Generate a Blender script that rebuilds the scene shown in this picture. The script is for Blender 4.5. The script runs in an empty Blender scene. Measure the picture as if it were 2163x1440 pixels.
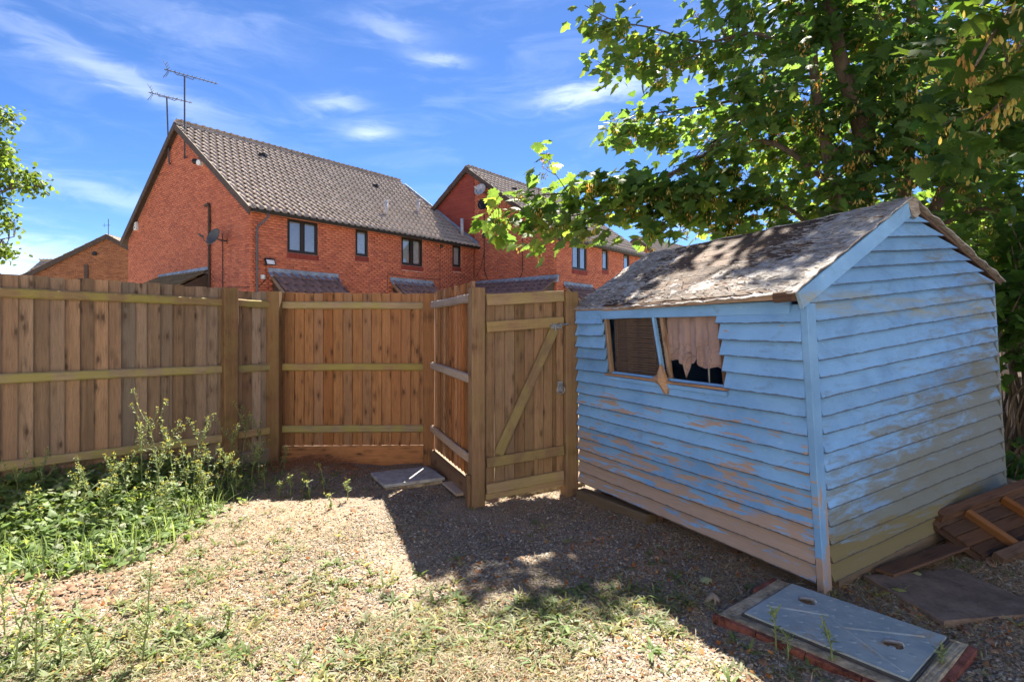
import bpy, math, random
import numpy as np
from mathutils import Vector, Matrix, noise

R = math.radians
random.seed(7)
rng = np.random.default_rng(11)
SC = bpy.context.scene
COL = SC.collection

# ------------------------------------------------------------------ camera
CAMZ = 1.45
cam = bpy.data.cameras.new('camera')
cam.sensor_width = 36.0
cam.lens = 36.0 * 1200 / 2163
cam.shift_y = -0.0106
cam.clip_start = 0.05
cam.clip_end = 4000
camo = bpy.data.objects.new('camera', cam)
camo.location = (0, 0, CAMZ)
camo.rotation_euler = (R(90), 0, 0)
COL.objects.link(camo)
SC.camera = camo

# ------------------------------------------------------------------ sky
SUN_AZ = R(10.0)      # clockwise from +Y towards +X
SUN_EL = R(53.0)
world = bpy.data.worlds.new('World')
SC.world = world
world.use_nodes = True


class NT:
    """Small node-tree writer."""
    def __init__(self, tree):
        self.t = tree
        self.n = tree.nodes
        self.l = tree.links

    def add(self, typ, **kw):
        nd = self.n.new(typ)
        for k, v in kw.items():
            setattr(nd, k, v)
        return nd

    def put(self, sock, val):
        if val is None:
            return
        if isinstance(val, bpy.types.NodeSocket):
            self.l.new(val, sock)
        elif isinstance(val, (tuple, list)) and sock.type == 'RGBA' and len(val) == 3:
            sock.default_value = (*val, 1)
        else:
            sock.default_value = val

    def math(self, op, a, b=None, c=None, clamp=False):
        nd = self.add('ShaderNodeMath', operation=op, use_clamp=clamp)
        self.put(nd.inputs[0], a)
        self.put(nd.inputs[1], b)
        self.put(nd.inputs[2], c)
        return nd.outputs[0]

    def vmath(self, op, a, b=None, out=0):
        nd = self.add('ShaderNodeVectorMath', operation=op)
        self.put(nd.inputs[0], a)
        if op == 'SCALE':
            self.put(nd.inputs['Scale'], b)
        else:
            self.put(nd.inputs[1], b)
        return nd.outputs[out]

    def mix(self, fac, a, b, blend='MIX'):
        nd = self.add('ShaderNodeMix', data_type='RGBA', blend_type=blend)
        self.put(nd.inputs[0], fac)
        self.put(nd.inputs[6], a)
        self.put(nd.inputs[7], b)
        return nd.outputs[2]

    def ramp(self, fac, lo, hi, a=0.0, b=1.0, smooth=True):
        nd = self.add('ShaderNodeMapRange')
        nd.interpolation_type = 'SMOOTHSTEP' if smooth else 'LINEAR'
        self.put(nd.inputs[0], fac)
        for i, x in enumerate((lo, hi, a, b)):
            self.put(nd.inputs[i + 1], x)
        return nd.outputs[0]

    def noise(self, vec, scale=5, detail=4, rough=0.55, dist=0.0, out='Fac'):
        nd = self.add('ShaderNodeTexNoise')
        self.put(nd.inputs['Vector'], vec)
        self.put(nd.inputs['Scale'], scale)
        self.put(nd.inputs['Detail'], detail)
        self.put(nd.inputs['Roughness'], rough)
        self.put(nd.inputs['Distortion'], dist)
        return nd.outputs[out]

    def voronoi(self, vec, scale=5, feature='F1', out='Distance', rand=1.0):
        nd = self.add('ShaderNodeTexVoronoi', feature=feature)
        self.put(nd.inputs['Vector'], vec)
        self.put(nd.inputs['Scale'], scale)
        self.put(nd.inputs['Randomness'], rand)
        return nd.outputs[out]

    def sep(self, vec):
        nd = self.add('ShaderNodeSeparateXYZ')
        self.put(nd.inputs[0], vec)
        return nd.outputs

    def comb(self, x, y, z):
        nd = self.add('ShaderNodeCombineXYZ')
        for i, q in enumerate((x, y, z)):
            self.put(nd.inputs[i], q)
        return nd.outputs[0]


def build_world():
    w = NT(world.node_tree)
    w.n.clear()
    sky = w.add('ShaderNodeTexSky', sky_type='NISHITA')
    sky.sun_disc = False
    sky.sun_elevation = SUN_EL
    sky.sun_rotation = SUN_AZ
    sky.altitude = 50
    sky.air_density = 0.48
    sky.dust_density = 0.05
    sky.ozone_density = 3.0
    d = w.vmath('NORMALIZE', w.add('ShaderNodeTexCoord').outputs['Generated'])
    x, y, z = w.sep(d)
    az = w.math('ARCTAN2', x, y)
    el = w.math('ARCSINE', z)
    # thin cirrus: stretched noise everywhere plus brighter named wisps
    q = w.comb(w.math('MULTIPLY', az, 2.2), w.math('MULTIPLY', el, 9.0), 0.0)
    wn = w.noise(q, 2.0, 6, 0.6, 0.8)
    fine = w.noise(w.comb(w.math('MULTIPLY', az, 5.0), w.math('MULTIPLY', el, 16.0), 3.0), 2.6, 5, 0.6, 1.0)
    veil = w.math('MULTIPLY', w.ramp(wn, 0.45, 0.8), 0.08)
    total = veil
    wisps = [  # azimuth, elevation (deg), half length, half width, tilt, strength
        (-36.0, 20.5, 12.0, .9, -17, .45), (-31.5, 25.5, 9.0, 1.8, -8, .2), (-7.6, 25.3, 2.4, .5, -3, .8),
        (-17.0, 20.8, 2.4, .7, 4, .75), (-14.0, 18.7, 2.0, .55, 2, .7), (6.5, 22.4, 4.5, .8, 8, .7),
        (11.5, 23.0, 4.5, .9, 10, .5), (-12.0, 27.5, 4.0, .9, -6, .35), (-36.0, 11.0, 7.0, .9, -6, .5),
        (-42.5, 5.6, 5.0, 1.7, 0, 1.1), (30.0, 26.0, 10.0, 3.0, 10, .5), (60.0, 20.0, 14.0, 3.0, 4, .5),
        (-80.0, 24.0, 14.0, 3.0, -8, .5), (-120, 30, 16, 4, 10, .5), (120, 28, 16, 4, -6, .5), (178, 25, 15, 4, 3, .5)]
    for a, e, la, wd, tilt, st in wisps:
        da = w.math('MULTIPLY', w.math('SUBTRACT', az, R(a)), math.cos(R(e)))
        de = w.math('SUBTRACT', el, R(e))
        c, s = math.cos(R(tilt)), math.sin(R(tilt))
        p1 = w.math('ADD', w.math('MULTIPLY', da, c / R(la)), w.math('MULTIPLY', de, s / R(la)))
        p2 = w.math('ADD', w.math('MULTIPLY', da, -s / R(wd)), w.math('MULTIPLY', de, c / R(wd)))
        # wobble the streak's edge with the fine noise
        p2 = w.math('ADD', p2, w.math('MULTIPLY', w.math('SUBTRACT', fine, 0.5), 3.0))
        r2 = w.math('ADD', w.math('MULTIPLY', p1, p1), w.math('MULTIPLY', p2, p2))
        g = w.math('POWER', 2.718, w.math('MULTIPLY', r2, -1.0))
        g = w.math('MULTIPLY', g, w.ramp(wn, 0.2, 0.62, 0.45, 1.0))
        total = w.math('ADD', total, w.math('MULTIPLY', g, st * .42))
    total = w.math('MINIMUM', total, 0.92)
    hsv = w.add('ShaderNodeHueSaturation')
    hsv.inputs['Saturation'].default_value = 1.18
    hsv.inputs['Value'].default_value = 1.0
    hsv.inputs['Hue'].default_value = 0.505
    w.l.new(sky.outputs[0], hsv.inputs['Color'])
    col = w.mix(total, hsv.outputs[0], (8.0, 8.4, 9.2))
    bg = w.add('ShaderNodeBackground')
    w.put(bg.inputs['Color'], col)
    bg.inputs['Strength'].default_value = 0.060
    out = w.add('ShaderNodeOutputWorld')
    w.l.new(bg.outputs[0], out.inputs[0])


build_world()
sun = bpy.data.lights.new('sun', 'SUN')
sun.energy = 4.7
sun.angle = R(0.53)
sun.color = (1.0, 0.91, 0.78)
suno = bpy.data.objects.new('sun', sun)
suno.rotation_euler = (R(90) - SUN_EL, 0, math.pi - SUN_AZ)
suno.location = (3, 12, 20)
COL.objects.link(suno)

vs = SC.view_settings
vs.view_transform = 'Standard'
vs.look = 'None'
vs.gamma = 1.0
vs.use_curve_mapping = False
vs.exposure = 2.12
SC.cycles.max_bounces = 6
SC.cycles.transparent_max_bounces = 12
SC.cycles.caustics_reflective = False
SC.cycles.caustics_refractive = False


# ------------------------------------------------------------------ helpers
def at(px, py, Y):
    """Surveyed point: image bearing and depth to world metres."""
    return Vector(((px - 1081.5) / 1200 * Y, Y, CAMZ + (697 - py) / 1200 * Y))


def on_ground(px, py, z=0.0):
    Y = (CAMZ - z) * 1200 / (py - 697)
    return Vector(((px - 1081.5) / 1200 * Y, Y, z))


def sstep(a, b, x):
    t = np.clip((x - a) / (b - a), 0, 1)
    return t * t * (3 - 2 * t)


def height(x, y):
    """Garden ground level."""
    x = np.asarray(x, float)
    y = np.asarray(y, float)
    w = (x - 1.9) * 0.86 + (y - 3.2) * 0.51
    h = 0.17 * sstep(0.6, 2.6, w)
    h = h + 0.016 * np.sin(x * 2.3 + 1.1) * np.cos(y * 1.9 + .4) + 0.008 * np.sin(x * 6.1 + y * 4.3) + .006 * np.sin(x * 11 - y * 9)
    h = h + 0.09 * np.exp(-(((x + 2.05) / .5) ** 2 + ((y - 5.75) / .28) ** 2))
    h = h + 0.042 * np.exp(-((x - 1.5) / .75) ** 2 - ((y - 2.6) / .75) ** 2)
    return h


def link(o, parent=None, mat=None):
    COL.objects.link(o)
    if mat is not None and o.data is not None and len(o.data.materials) == 0:
        o.data.materials.append(mat)
    if parent is not None:
        o.parent = parent
        o.matrix_parent_inverse = ROOTINV.get(parent.name, Matrix.Identity(4))
    return o


ROOTINV = {}


def tag(o, label=None, cat=None, group=None, kind=None):
    if label:
        o['label'] = label
    if cat:
        o['category'] = cat
    if group:
        o['group'] = group
    if kind:
        o['kind'] = kind
    return o


def thing(name, loc, label, cat, group=None):
    e = bpy.data.objects.new(name, None)
    e.empty_display_size = 0.1
    e.location = loc
    COL.objects.link(e)
    ROOTINV[e.name] = Matrix.Translation(-Vector(loc))
    return tag(e, label, cat, group)


def set_world(o, M, parent=None):
    """World matrix M under parent whose world inverse is known."""
    o.matrix_basis = M
    if parent is not None and o.name not in ROOTINV:
        ROOTINV[o.name] = M.inverted()
    return o


def new_mesh(name, verts, faces, smooth=False):
    me = bpy.data.meshes.new(name)
    me.from_pydata([tuple(v) for v in verts], [], [tuple(f) for f in faces])
    if smooth:
        me.polygons.foreach_set('use_smooth', [True] * len(me.polygons))
    me.update()
    return me


def mesh_obj(name, me, mat, parent=None, M=None):
    o = bpy.data.objects.new(name, me)
    link(o, parent, mat)
    if M is not None:
        o.matrix_basis = M
    ROOTINV[o.name] = o.matrix_basis.inverted()
    return o


def np_mesh(name, V, F, col=None, smooth=False):
    V = np.asarray(V, np.float32)
    F = np.asarray(F, np.int32)
    m, k = F.shape
    me = bpy.data.meshes.new(name)
    me.vertices.add(len(V))
    me.vertices.foreach_set('co', V.ravel())
    me.loops.add(m * k)
    me.loops.foreach_set('vertex_index', F.ravel())
    me.polygons.add(m)
    me.polygons.foreach_set('loop_start', np.arange(0, m * k, k, dtype=np.int32))
    me.polygons.foreach_set('loop_total', np.full(m, k, np.int32))
    if smooth:
        me.polygons.foreach_set('use_smooth', np.ones(m, bool))
    me.update(calc_edges=True)
    if col is not None:
        a = me.attributes.new('Col', 'FLOAT_COLOR', 'POINT')
        c = np.ones((len(V), 4), np.float32)
        c[:, :3] = col
        a.data.foreach_set('color', c.ravel())
    me.validate()
    return me


def scatter(tv, tf, M, T, col=None):
    """N copies of one template (tv, tf) -> arrays for np_mesh."""
    tv = np.asarray(tv, float)
    tf = np.asarray(tf, int)
    N, n = len(T), len(tv)
    V = np.einsum('nij,kj->nki', M, tv) + T[:, None, :]
    F = tf[None] + (np.arange(N) * n)[:, None, None]
    c = None if col is None else np.repeat(col, n, axis=0)
    return V.reshape(-1, 3), F.reshape(-1, tf.shape[1]), c


def merge(parts):
    Vs, Fs, Cs, off = [], [], [], 0
    for V, F, C in parts:
        Vs.append(V)
        Fs.append(F + off)
        Cs.append(C)
        off += len(V)
    return np.concatenate(Vs), np.concatenate(Fs), (None if Cs[0] is None else np.concatenate(Cs))


def rot_mats(rx, ry, rz):
    """Rz @ Rx @ Ry for arrays of angles."""
    cx, sx, cy, sy, cz, sz = np.cos(rx), np.sin(rx), np.cos(ry), np.sin(ry), np.cos(rz), np.sin(rz)
    o, l = np.zeros_like(cx), np.ones_like(cx)
    X = np.stack([l, o, o, o, cx, -sx, o, sx, cx], 1).reshape(-1, 3, 3)
    Yy = np.stack([cy, o, sy, o, l, o, -sy, o, cy], 1).reshape(-1, 3, 3)
    Z = np.stack([cz, -sz, o, sz, cz, o, o, o, l], 1).reshape(-1, 3, 3)
    return Z @ X @ Yy


class MB:
    """Collects simple solids in world space into one mesh."""
    def __init__(self):
        self.v, self.f = [], []

    def add(self, verts, faces):
        n = len(self.v)
        self.v += [Vector(p) for p in verts]
        self.f += [tuple(i + n for i in f) for f in faces]
        return self

    def box(self, c, s, M=None):
        c = Vector(c)
        hx, hy, hz = s[0] / 2, s[1] / 2, s[2] / 2
        pts = [Vector((a * hx, b * hy, d * hz)) for d in (-1, 1) for a, b in ((-1, -1), (1, -1), (1, 1), (-1, 1))]
        pts = [c + (M @ p if M else p) for p in pts]
        return self.add(pts, BOXF)

    def hexa(self, pts):
        """8 points: bottom ring 4, top ring 4."""
        return self.add(pts, BOXF)

    def tube(self, path, r, n=8, caps=True):
        path = [Vector(p) for p in path]
        rs = r if isinstance(r, (list, tuple)) else [r] * len(path)
        base = len(self.v)
        prev = None
        for i, p in enumerate(path):
            d = (path[min(i + 1, len(path) - 1)] - path[max(i - 1, 0)]).normalized()
            if prev is None:
                a = d.orthogonal().normalized()
            else:
                a = (prev - d * prev.dot(d)).normalized()
            prev = a
            b = d.cross(a)
            for k in range(n):
                t = 2 * math.pi * k / n
                self.v.append(p + (a * math.cos(t) + b * math.sin(t)) * rs[i])
        for i in range(len(path) - 1):
            for k in range(n):
                k2 = (k + 1) % n
                self.f.append((base + i * n + k, base + i * n + k2, base + (i + 1) * n + k2, base + (i + 1) * n + k))
        if caps:
            self.f.append(tuple(base + k for k in range(n))[::-1])
            self.f.append(tuple(base + (len(path) - 1) * n + k for k in range(n)))
        return self

    def build(self, name, mat, parent=None, smooth=False):
        return mesh_obj(name, new_mesh(name, self.v, self.f, smooth), mat, parent)


BOXF = [(3, 2, 1, 0), (4, 5, 6, 7), (0, 1, 5, 4), (1, 2, 6, 5), (2, 3, 7, 6), (3, 0, 4, 7)]
MESHES = {}


def frame_matrix(o, ex, ez):
    ex = Vector(ex).normalized()
    ez = Vector(ez)
    ez = (ez - ex * ez.dot(ex)).normalized()
    ey = ez.cross(ex)
    M = Matrix.Identity(4)
    for i in range(3):
        M[i][0], M[i][1], M[i][2], M[i][3] = ex[i], ey[i], ez[i], o[i]
    return M


def beam(name, parent, p0, p1, w, d, up, mat, ch=0.006, label=None, seg=4, wob=0.0):
    """Timber from p0 to p1; local x runs along the grain, w along 'up', d across. Chamfered."""
    p0, p1 = Vector(p0), Vector(p1)
    L = (p1 - p0).length
    vs_, fs_ = [], []
    ring = [(-d / 2 + ch, -w / 2), (d / 2 - ch, -w / 2), (d / 2, -w / 2 + ch), (d / 2, w / 2 - ch),
            (d / 2 - ch, w / 2), (-d / 2 + ch, w / 2), (-d / 2, w / 2 - ch), (-d / 2, -w / 2 + ch)]
    for i in range(seg + 1):
        oy = random.uniform(-wob, wob)
        oz = random.uniform(-wob, wob)
        for (a, b) in ring:
            vs_.append((L * i / seg, a + oy, b + oz))
    for i in range(seg):
        for k in range(8):
            k2 = (k + 1) % 8
            fs_.append((i * 8 + k, i * 8 + k2, (i + 1) * 8 + k2, (i + 1) * 8 + k)[::-1])
    fs_.append(tuple(range(8)))
    fs_.append(tuple(seg * 8 + k for k in range(8))[::-1])
    o = mesh_obj(name, new_mesh(name, vs_, fs_), mat, parent, frame_matrix(p0, p1 - p0, up))
    if label:
        o['label'] = label
    return o


# ------------------------------------------------------------------ materials
def material(name):
    m = bpy.data.materials.new(name)
    m.use_nodes = True
    w = NT(m.node_tree)
    w.n.clear()
    out = w.add('ShaderNodeOutputMaterial')
    p = w.add('ShaderNodeBsdfPrincipled')
    w.l.new(p.outputs[0], out.inputs[0])
    p.inputs['Specular IOR Level'].default_value = 0.25
    return m, w, p, out


def bump(w, p, h, strength=0.4, dist=0.01):
    b = w.add('ShaderNodeBump')
    b.inputs['Strength'].default_value = strength
    b.inputs['Distance'].default_value = dist
    w.put(b.inputs['Height'], h)
    w.l.new(b.outputs[0], p.inputs['Normal'])


def plain(name, col, rough=0.7, metal=0.0, var=0.12, scale=8.0, bmp=0.0, spec=0.25):
    m, w, p, _ = material(name)
    tc = w.add('ShaderNodeTexCoord').outputs['Object']
    n = w.noise(tc, scale, 5, 0.6)
    n2 = w.noise(tc, scale * 6, 3, 0.6)
    f = w.math('ADD', w.math('MULTIPLY', n, .7), w.math('MULTIPLY', n2, .3))
    lo = tuple(c * (1 - var * 1.6) for c in col)
    hi = tuple(min(1, c * (1 + var * 1.6)) for c in col)
    w.put(p.inputs['Base Color'], w.mix(w.ramp(f, .3, .7), lo, hi))
    p.inputs['Roughness'].default_value = rough
    p.inputs['Metallic'].default_value = metal
    p.inputs['Specular IOR Level'].default_value = spec
    if bmp:
        bump(w, p, n2, bmp, 0.006)
    return m


def wood(name, a, b, dark, algae=None, algae_amt=0.0, knots=True, grey=0.35, rough=0.8, vary=.5):
    """Sawn softwood; local x is the grain."""
    m, w, p, _ = material(name)
    rnd = w.add('ShaderNodeObjectInfo').outputs['Random']
    tc = w.add('ShaderNodeTexCoord').outputs['Object']
    tc = w.vmath('ADD', tc, w.comb(w.math('MULTIPLY', rnd, 37.0), w.math('MULTIPLY', rnd, 11.0), w.math('MULTIPLY', rnd, 23.0)))
    x, y, z = w.sep(tc)
    warp = w.math('MULTIPLY', w.math('SUBTRACT', w.noise(w.comb(w.math('MULTIPLY', x, 2.0), w.math('MULTIPLY', y, 9), w.math('MULTIPLY', z, 9.0)), 1.0, 2), .5), 0.05)
    z2 = w.math('ADD', z, warp)
    y2 = w.math('ADD', y, warp)
    grain = w.noise(w.comb(w.math('MULTIPLY', x, 1.6), w.math('MULTIPLY', y2, 70), w.math('MULTIPLY', z2, 70.0)), 1.0, 4, .65)
    fine = w.noise(w.comb(w.math('MULTIPLY', x, 8), w.math('MULTIPLY', y2, 260), w.math('MULTIPLY', z2, 260.0)), 1.0, 3, .6)
    blotch = w.noise(w.comb(w.math('MULTIPLY', x, 2.2), w.math('MULTIPLY', y, 6), w.math('MULTIPLY', z, 8.0)), 1.0, 4, .6)
    c = w.mix(w.ramp(grain, .3, .72), a, b)
    c = w.mix(w.math('MULTIPLY', w.ramp(blotch, .35, .75), .75), c, tuple(q * .62 for q in a))
    # board to board tone
    r2 = w.math('FRACT', w.math('MULTIPLY', rnd, 7.31))
    g = tuple((sum(a) / 3) * k for k in (1.12, .98, .82))
    c = w.mix(w.math('MULTIPLY', r2, grey), c, g)
    r3 = w.math('FRACT', w.math('MULTIPLY', rnd, 17.3))
    c = w.mix(w.math('MULTIPLY', w.ramp(r3, .45, 1.0), vary), c, (a[0] * 1.12, a[1] * .86, a[2] * .62))
    stain = w.noise(w.comb(w.math('MULTIPLY', x, .9), w.math('MULTIPLY', y, 14), w.math('MULTIPLY', z, 22.0)), 1.0, 3, .6)
    c = w.mix(w.ramp(stain, .52, .75, 0, .5), c, tuple(q * .5 for q in b))
    tone = w.ramp(w.math('FRACT', w.math('MULTIPLY', rnd, 3.7)), 0, 1, .66, 1.3, False)
    c = w.mix(1.0, c, w.comb(tone, tone, tone), 'MULTIPLY')
    c = w.mix(w.ramp(fine, .60, .30, 0, .35), c, dark)
    if knots:
        kv = w.comb(w.math('MULTIPLY', x, 5.2), w.math('MULTIPLY', y, 3.0), w.math('MULTIPLY', z, 13.0))
        kd = w.voronoi(w.vmath('ADD', kv, w.comb(w.math('MULTIPLY', fine, .05), 0.0, w.math('MULTIPLY', grain, .12))), 1.0)
        c = w.mix(w.ramp(kd, .23, .06, 0, .92), c, dark)
        c = w.mix(w.math('MULTIPLY', w.math('MULTIPLY', w.ramp(kd, .5, .2), w.ramp(grain, .4, .6)), .55), c, dark)
    if algae:
        an = w.noise(w.add('ShaderNodeNewGeometry').outputs['Position'], 5.0, 5, .65)
        c = w.mix(w.math('MULTIPLY', w.ramp(an, .38, .62), algae_amt), c, algae)
    w.put(p.inputs['Base Color'], c)
    p.inputs['Roughness'].default_value = rough
    bump(w, p, w.math('ADD', fine, w.math('MULTIPLY', grain, .8)), .5, .004)
    return m


def col_material(name, rough=0.7, translucent=None, gloss=0.0, noise_scale=40):
    """Colour from the mesh's per-piece attribute; optional light through thin leaves."""
    m, w, p, out = material(name)
    at_ = w.add('ShaderNodeAttribute', attribute_name='Col')
    n = w.noise(w.add('ShaderNodeTexCoord').outputs['Object'], noise_scale, 3)
    f = w.ramp(n, .25, .75, .78, 1.2)
    c = w.mix(1.0, at_.outputs['Color'], w.comb(f, f, f), 'MULTIPLY')
    w.put(p.inputs['Base Color'], c)
    p.inputs['Roughness'].default_value = rough
    p.inputs['Specular IOR Level'].default_value = .2 + gloss
    if translucent:
        tr = w.add('ShaderNodeBsdfTranslucent')
        w.put(tr.inputs['Color'], w.mix(1.0, c, translucent[1], 'MULTIPLY'))
        mx = w.add('ShaderNodeMixShader')
        mx.inputs[0].default_value = translucent[0]
        w.l.new(p.outputs[0], mx.inputs[1])
        w.l.new(tr.outputs[0], mx.inputs[2])
        w.l.new(mx.outputs[0], out.inputs[0])
    return m


M = {}
M['fence_grey'] = wood('weathered fence timber', (.35, .24, .155), (.25, .165, .105), (.07, .046, .032), grey=.75, vary=.4)
M['fence_orange'] = wood('orange fence timber', (.43, .215, .09), (.30, .145, .06), (.075, .038, .022), grey=.35)
M['rail'] = wood('algae stained rail', (.40, .30, .175), (.31, .225, .13), (.14, .10, .06), (.31, .295, .07), .6, knots=False)
M['rail_grey'] = wood('silvered rail', (.46, .37, .30), (.36, .29, .235), (.16, .12, .09), (.42, .36, .3), .3, knots=False)
M['post'] = wood('brown fence post', (.35, .21, .11), (.26, .15, .078), (.10, .056, .03), (.24, .20, .07), .25)
M['gate'] = wood('gate timber', (.33, .20, .11), (.235, .138, .075), (.07, .042, .026), (.32, .26, .10), .12, grey=.4)
M['gate_rail'] = wood('gate rail timber', (.345, .24, .14), (.26, .175, .10), (.10, .066, .04), (.36, .33, .10), .32, knots=False)
M['dark_wood'] = wood('damp brown wood', (.135, .075, .046), (.095, .05, .03), (.035, .02, .013), grey=.4, vary=.2)
M['orange_block'] = wood('orange cut timber', (.30, .135, .04), (.22, .095, .028), (.10, .045, .016), knots=False, grey=.2)
M['sleeper'] = wood('old grey bearer', (.17, .13, .085), (.12, .09, .06), (.05, .035, .025), knots=False)
M['pale_fence'] = wood('bleached far fence', (.55, .5, .44), (.45, .41, .36), (.2, .17, .14), knots=False)
M['bare_wood'] = wood('bare eaves timber', (.40, .275, .18), (.29, .19, .12), (.09, .055, .038), (.33, .20, .12), .3, grey=.5)
M['galv'] = plain('galvanised steel', (.32, .33, .34), .45, .8, .2, 60)
M['black'] = plain('black plastic', (.02, .02, .022), .5, 0, .1)
M['brown_frame'] = plain('dark brown window frame', (.030, .020, .016), .4, 0, .1)
M['barge'] = plain('brown barge board', (.085, .058, .042), .7, 0, .15)
M['lead'] = plain('grey lead flashing', (.26, .30, .36), .6, 0, .25, 5, .3)
M['pipe'] = plain('purple grey downpipe', (.11, .09, .10), .5)
M['flue'] = plain('pale grey flue pipe', (.5, .49, .5), .5)
M['white'] = plain('white painted plastic', (.75, .75, .73), .5)
M['dish'] = plain('grey satellite dish', (.10, .10, .10), .6)
M['dish_pale'] = plain('pale satellite dish', (.42, .42, .42), .6)
M['curtain_white'] = plain('white curtain cloth', (.84, .83, .80), .9, 0, .1, 14)
M['slate_cloth'] = plain('blind slat', (.85, .85, .85), .6, 0, .05)
M['room'] = plain('dark room behind glass', (.05, .045, .04), .9)
M['steel_dark'] = plain('aerial metal', (.10, .10, .11), .5, .6, .1)


def shed_paint(name, gable):
    m, w, p, _ = material(name)
    rnd = w.add('ShaderNodeObjectInfo').outputs['Random']
    pos = w.add('ShaderNodeNewGeometry').outputs['Position']
    tco = w.add('ShaderNodeTexCoord').outputs['Object']
    X, Yy, Z = w.sep(pos)
    x, y, z = w.sep(tco)
    q = w.comb(w.math('MULTIPLY', x, 1.6), w.math('MULTIPLY', rnd, 40.0), w.math('MULTIPLY', z, 15.0))
    streak = w.noise(q, 2.0, 6, .66, .5)
    fine = w.noise(w.comb(w.math('MULTIPLY', x, 9), w.math('MULTIPLY', rnd, 30), w.math('MULTIPLY', z, 190)), 1.0, 4, .65)
    blot = w.noise(pos, 3.2, 5, .6)
    big = w.noise(pos, 1.3, 4, .55)
    tone = w.ramp(w.math('FRACT', w.math('MULTIPLY', rnd, 5.3)), 0, 1, .85, 1.1, False)
    blue = w.mix(w.ramp(blot, .3, .75), (.20, .42, .74), (.145, .325, .62))
    blue = w.mix(w.ramp(fine, .6, .8, 0, .5), blue, (.11, .21, .34))
    blue = w.mix(w.ramp(streak, .62, .8, 0, .45), blue, (.2, .23, .26))
    dirt = w.noise(w.comb(w.math('MULTIPLY', x, 1.1), w.math('MULTIPLY', rnd, 9.0), w.math('MULTIPLY', z, 3.4)), 2.4, 6, .7, .8)
    blue = w.mix(w.ramp(dirt, .46, .72, 0, .38 if gable else .15), blue, (.11, .19, .31))
    smear = w.noise(w.comb(w.math('MULTIPLY', x, 3.0), w.math('MULTIPLY', rnd, 60.0), w.math('MULTIPLY', z, 7.0)), 1.6, 6, .72, 1.2)
    blue = w.mix(w.ramp(smear, .58, .66, 0, .38), blue, (.12, .20, .31))
    chalk = w.noise(pos, 14.0, 4, .7)
    blue = w.mix(w.ramp(chalk, .62, .75, 0, .3), blue, (.40, .60, .76))
    blue = w.mix(1.0, blue, w.comb(tone, tone, tone), 'MULTIPLY')
    bare = w.mix(fine, (.42, .34, .295), (.29, .215, .175))
    if not gable:
        # paint lost mostly from the lower boards
        lowness = w.math('ADD', w.ramp(Z, 1.05, .45, -.17, .045, False), w.ramp(Z, .30, .08, 0, .13, False))
        mask = w.math('ADD', w.math('ADD', w.math('MULTIPLY', streak, .95), w.math('MULTIPLY', w.noise(pos, 3.0, 5, .6), .25)), lowness)
        mask = w.math('ADD', mask, w.math('MULTIPLY', w.math('SUBTRACT', fine, .5), .30))
        mask = w.math('ADD', mask, w.math('MULTIPLY', w.math('SUBTRACT', w.math('FRACT', w.math('MULTIPLY', rnd, 9.7)), .5), .10))
        c = w.mix(w.ramp(mask, .60, .625), blue, bare)
    else:
        lowness = w.ramp(Z, .62, .12, -.2, .28, False)
        mask = w.math('ADD', w.math('ADD', w.math('MULTIPLY', streak, .6), w.math('MULTIPLY', big, .4)), lowness)
        c = w.mix(w.ramp(mask, .60, .67, 0, .9), blue, (.20, .15, .10))
        # yellow-green algae spreading from the lower back corner and one band under the eaves
        side = w.ramp(X, 1.8, 3.4, -.06, .2, False)
        low = w.ramp(Z, 1.35, .2, -.16, .2, False)
        am = w.math('ADD', w.math('ADD', w.math('MULTIPLY', w.noise(w.comb(w.math('MULTIPLY', x, 1.7), w.math('MULTIPLY', rnd, 7.0), w.math('MULTIPLY', z, 7.0)), 2.0, 7, .7, .5), .75), side), w.math('ADD', low, w.math('MULTIPLY', streak, .28)))
        c = w.mix(w.ramp(am, .44, .68, 0, .8), c, (.17, .15, .055))
        band = w.math('MULTIPLY', w.ramp(w.math('ABSOLUTE', w.math('SUBTRACT', Z, 1.60)), .10, .03), w.ramp(w.noise(w.comb(w.math('MULTIPLY', X, 1.3), Yy, w.math('MULTIPLY', Z, 9.0)), 2.2, 6, .7, .6), .38, .68))
        c = w.mix(w.math('MULTIPLY', band, .6), c, (.33, .30, .10))
    # dark foot of each board: shade under the lap painted in, with chipped wear
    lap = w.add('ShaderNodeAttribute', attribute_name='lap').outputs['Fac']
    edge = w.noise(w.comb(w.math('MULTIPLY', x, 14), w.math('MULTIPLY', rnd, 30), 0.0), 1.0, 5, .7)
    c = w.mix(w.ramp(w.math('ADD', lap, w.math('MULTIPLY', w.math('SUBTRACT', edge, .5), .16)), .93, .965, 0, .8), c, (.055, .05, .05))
    w.put(p.inputs['Base Color'], c)
    p.inputs['Roughness'].default_value = .72
    p.inputs['Specular IOR Level'].default_value = .25
    bump(w, p, w.math('ADD', fine, w.math('MULTIPLY', streak, .7)), .5, .004)
    return m


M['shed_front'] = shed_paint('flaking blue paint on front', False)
M['shed_gable'] = shed_paint('flaking blue paint on gable', True)


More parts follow.
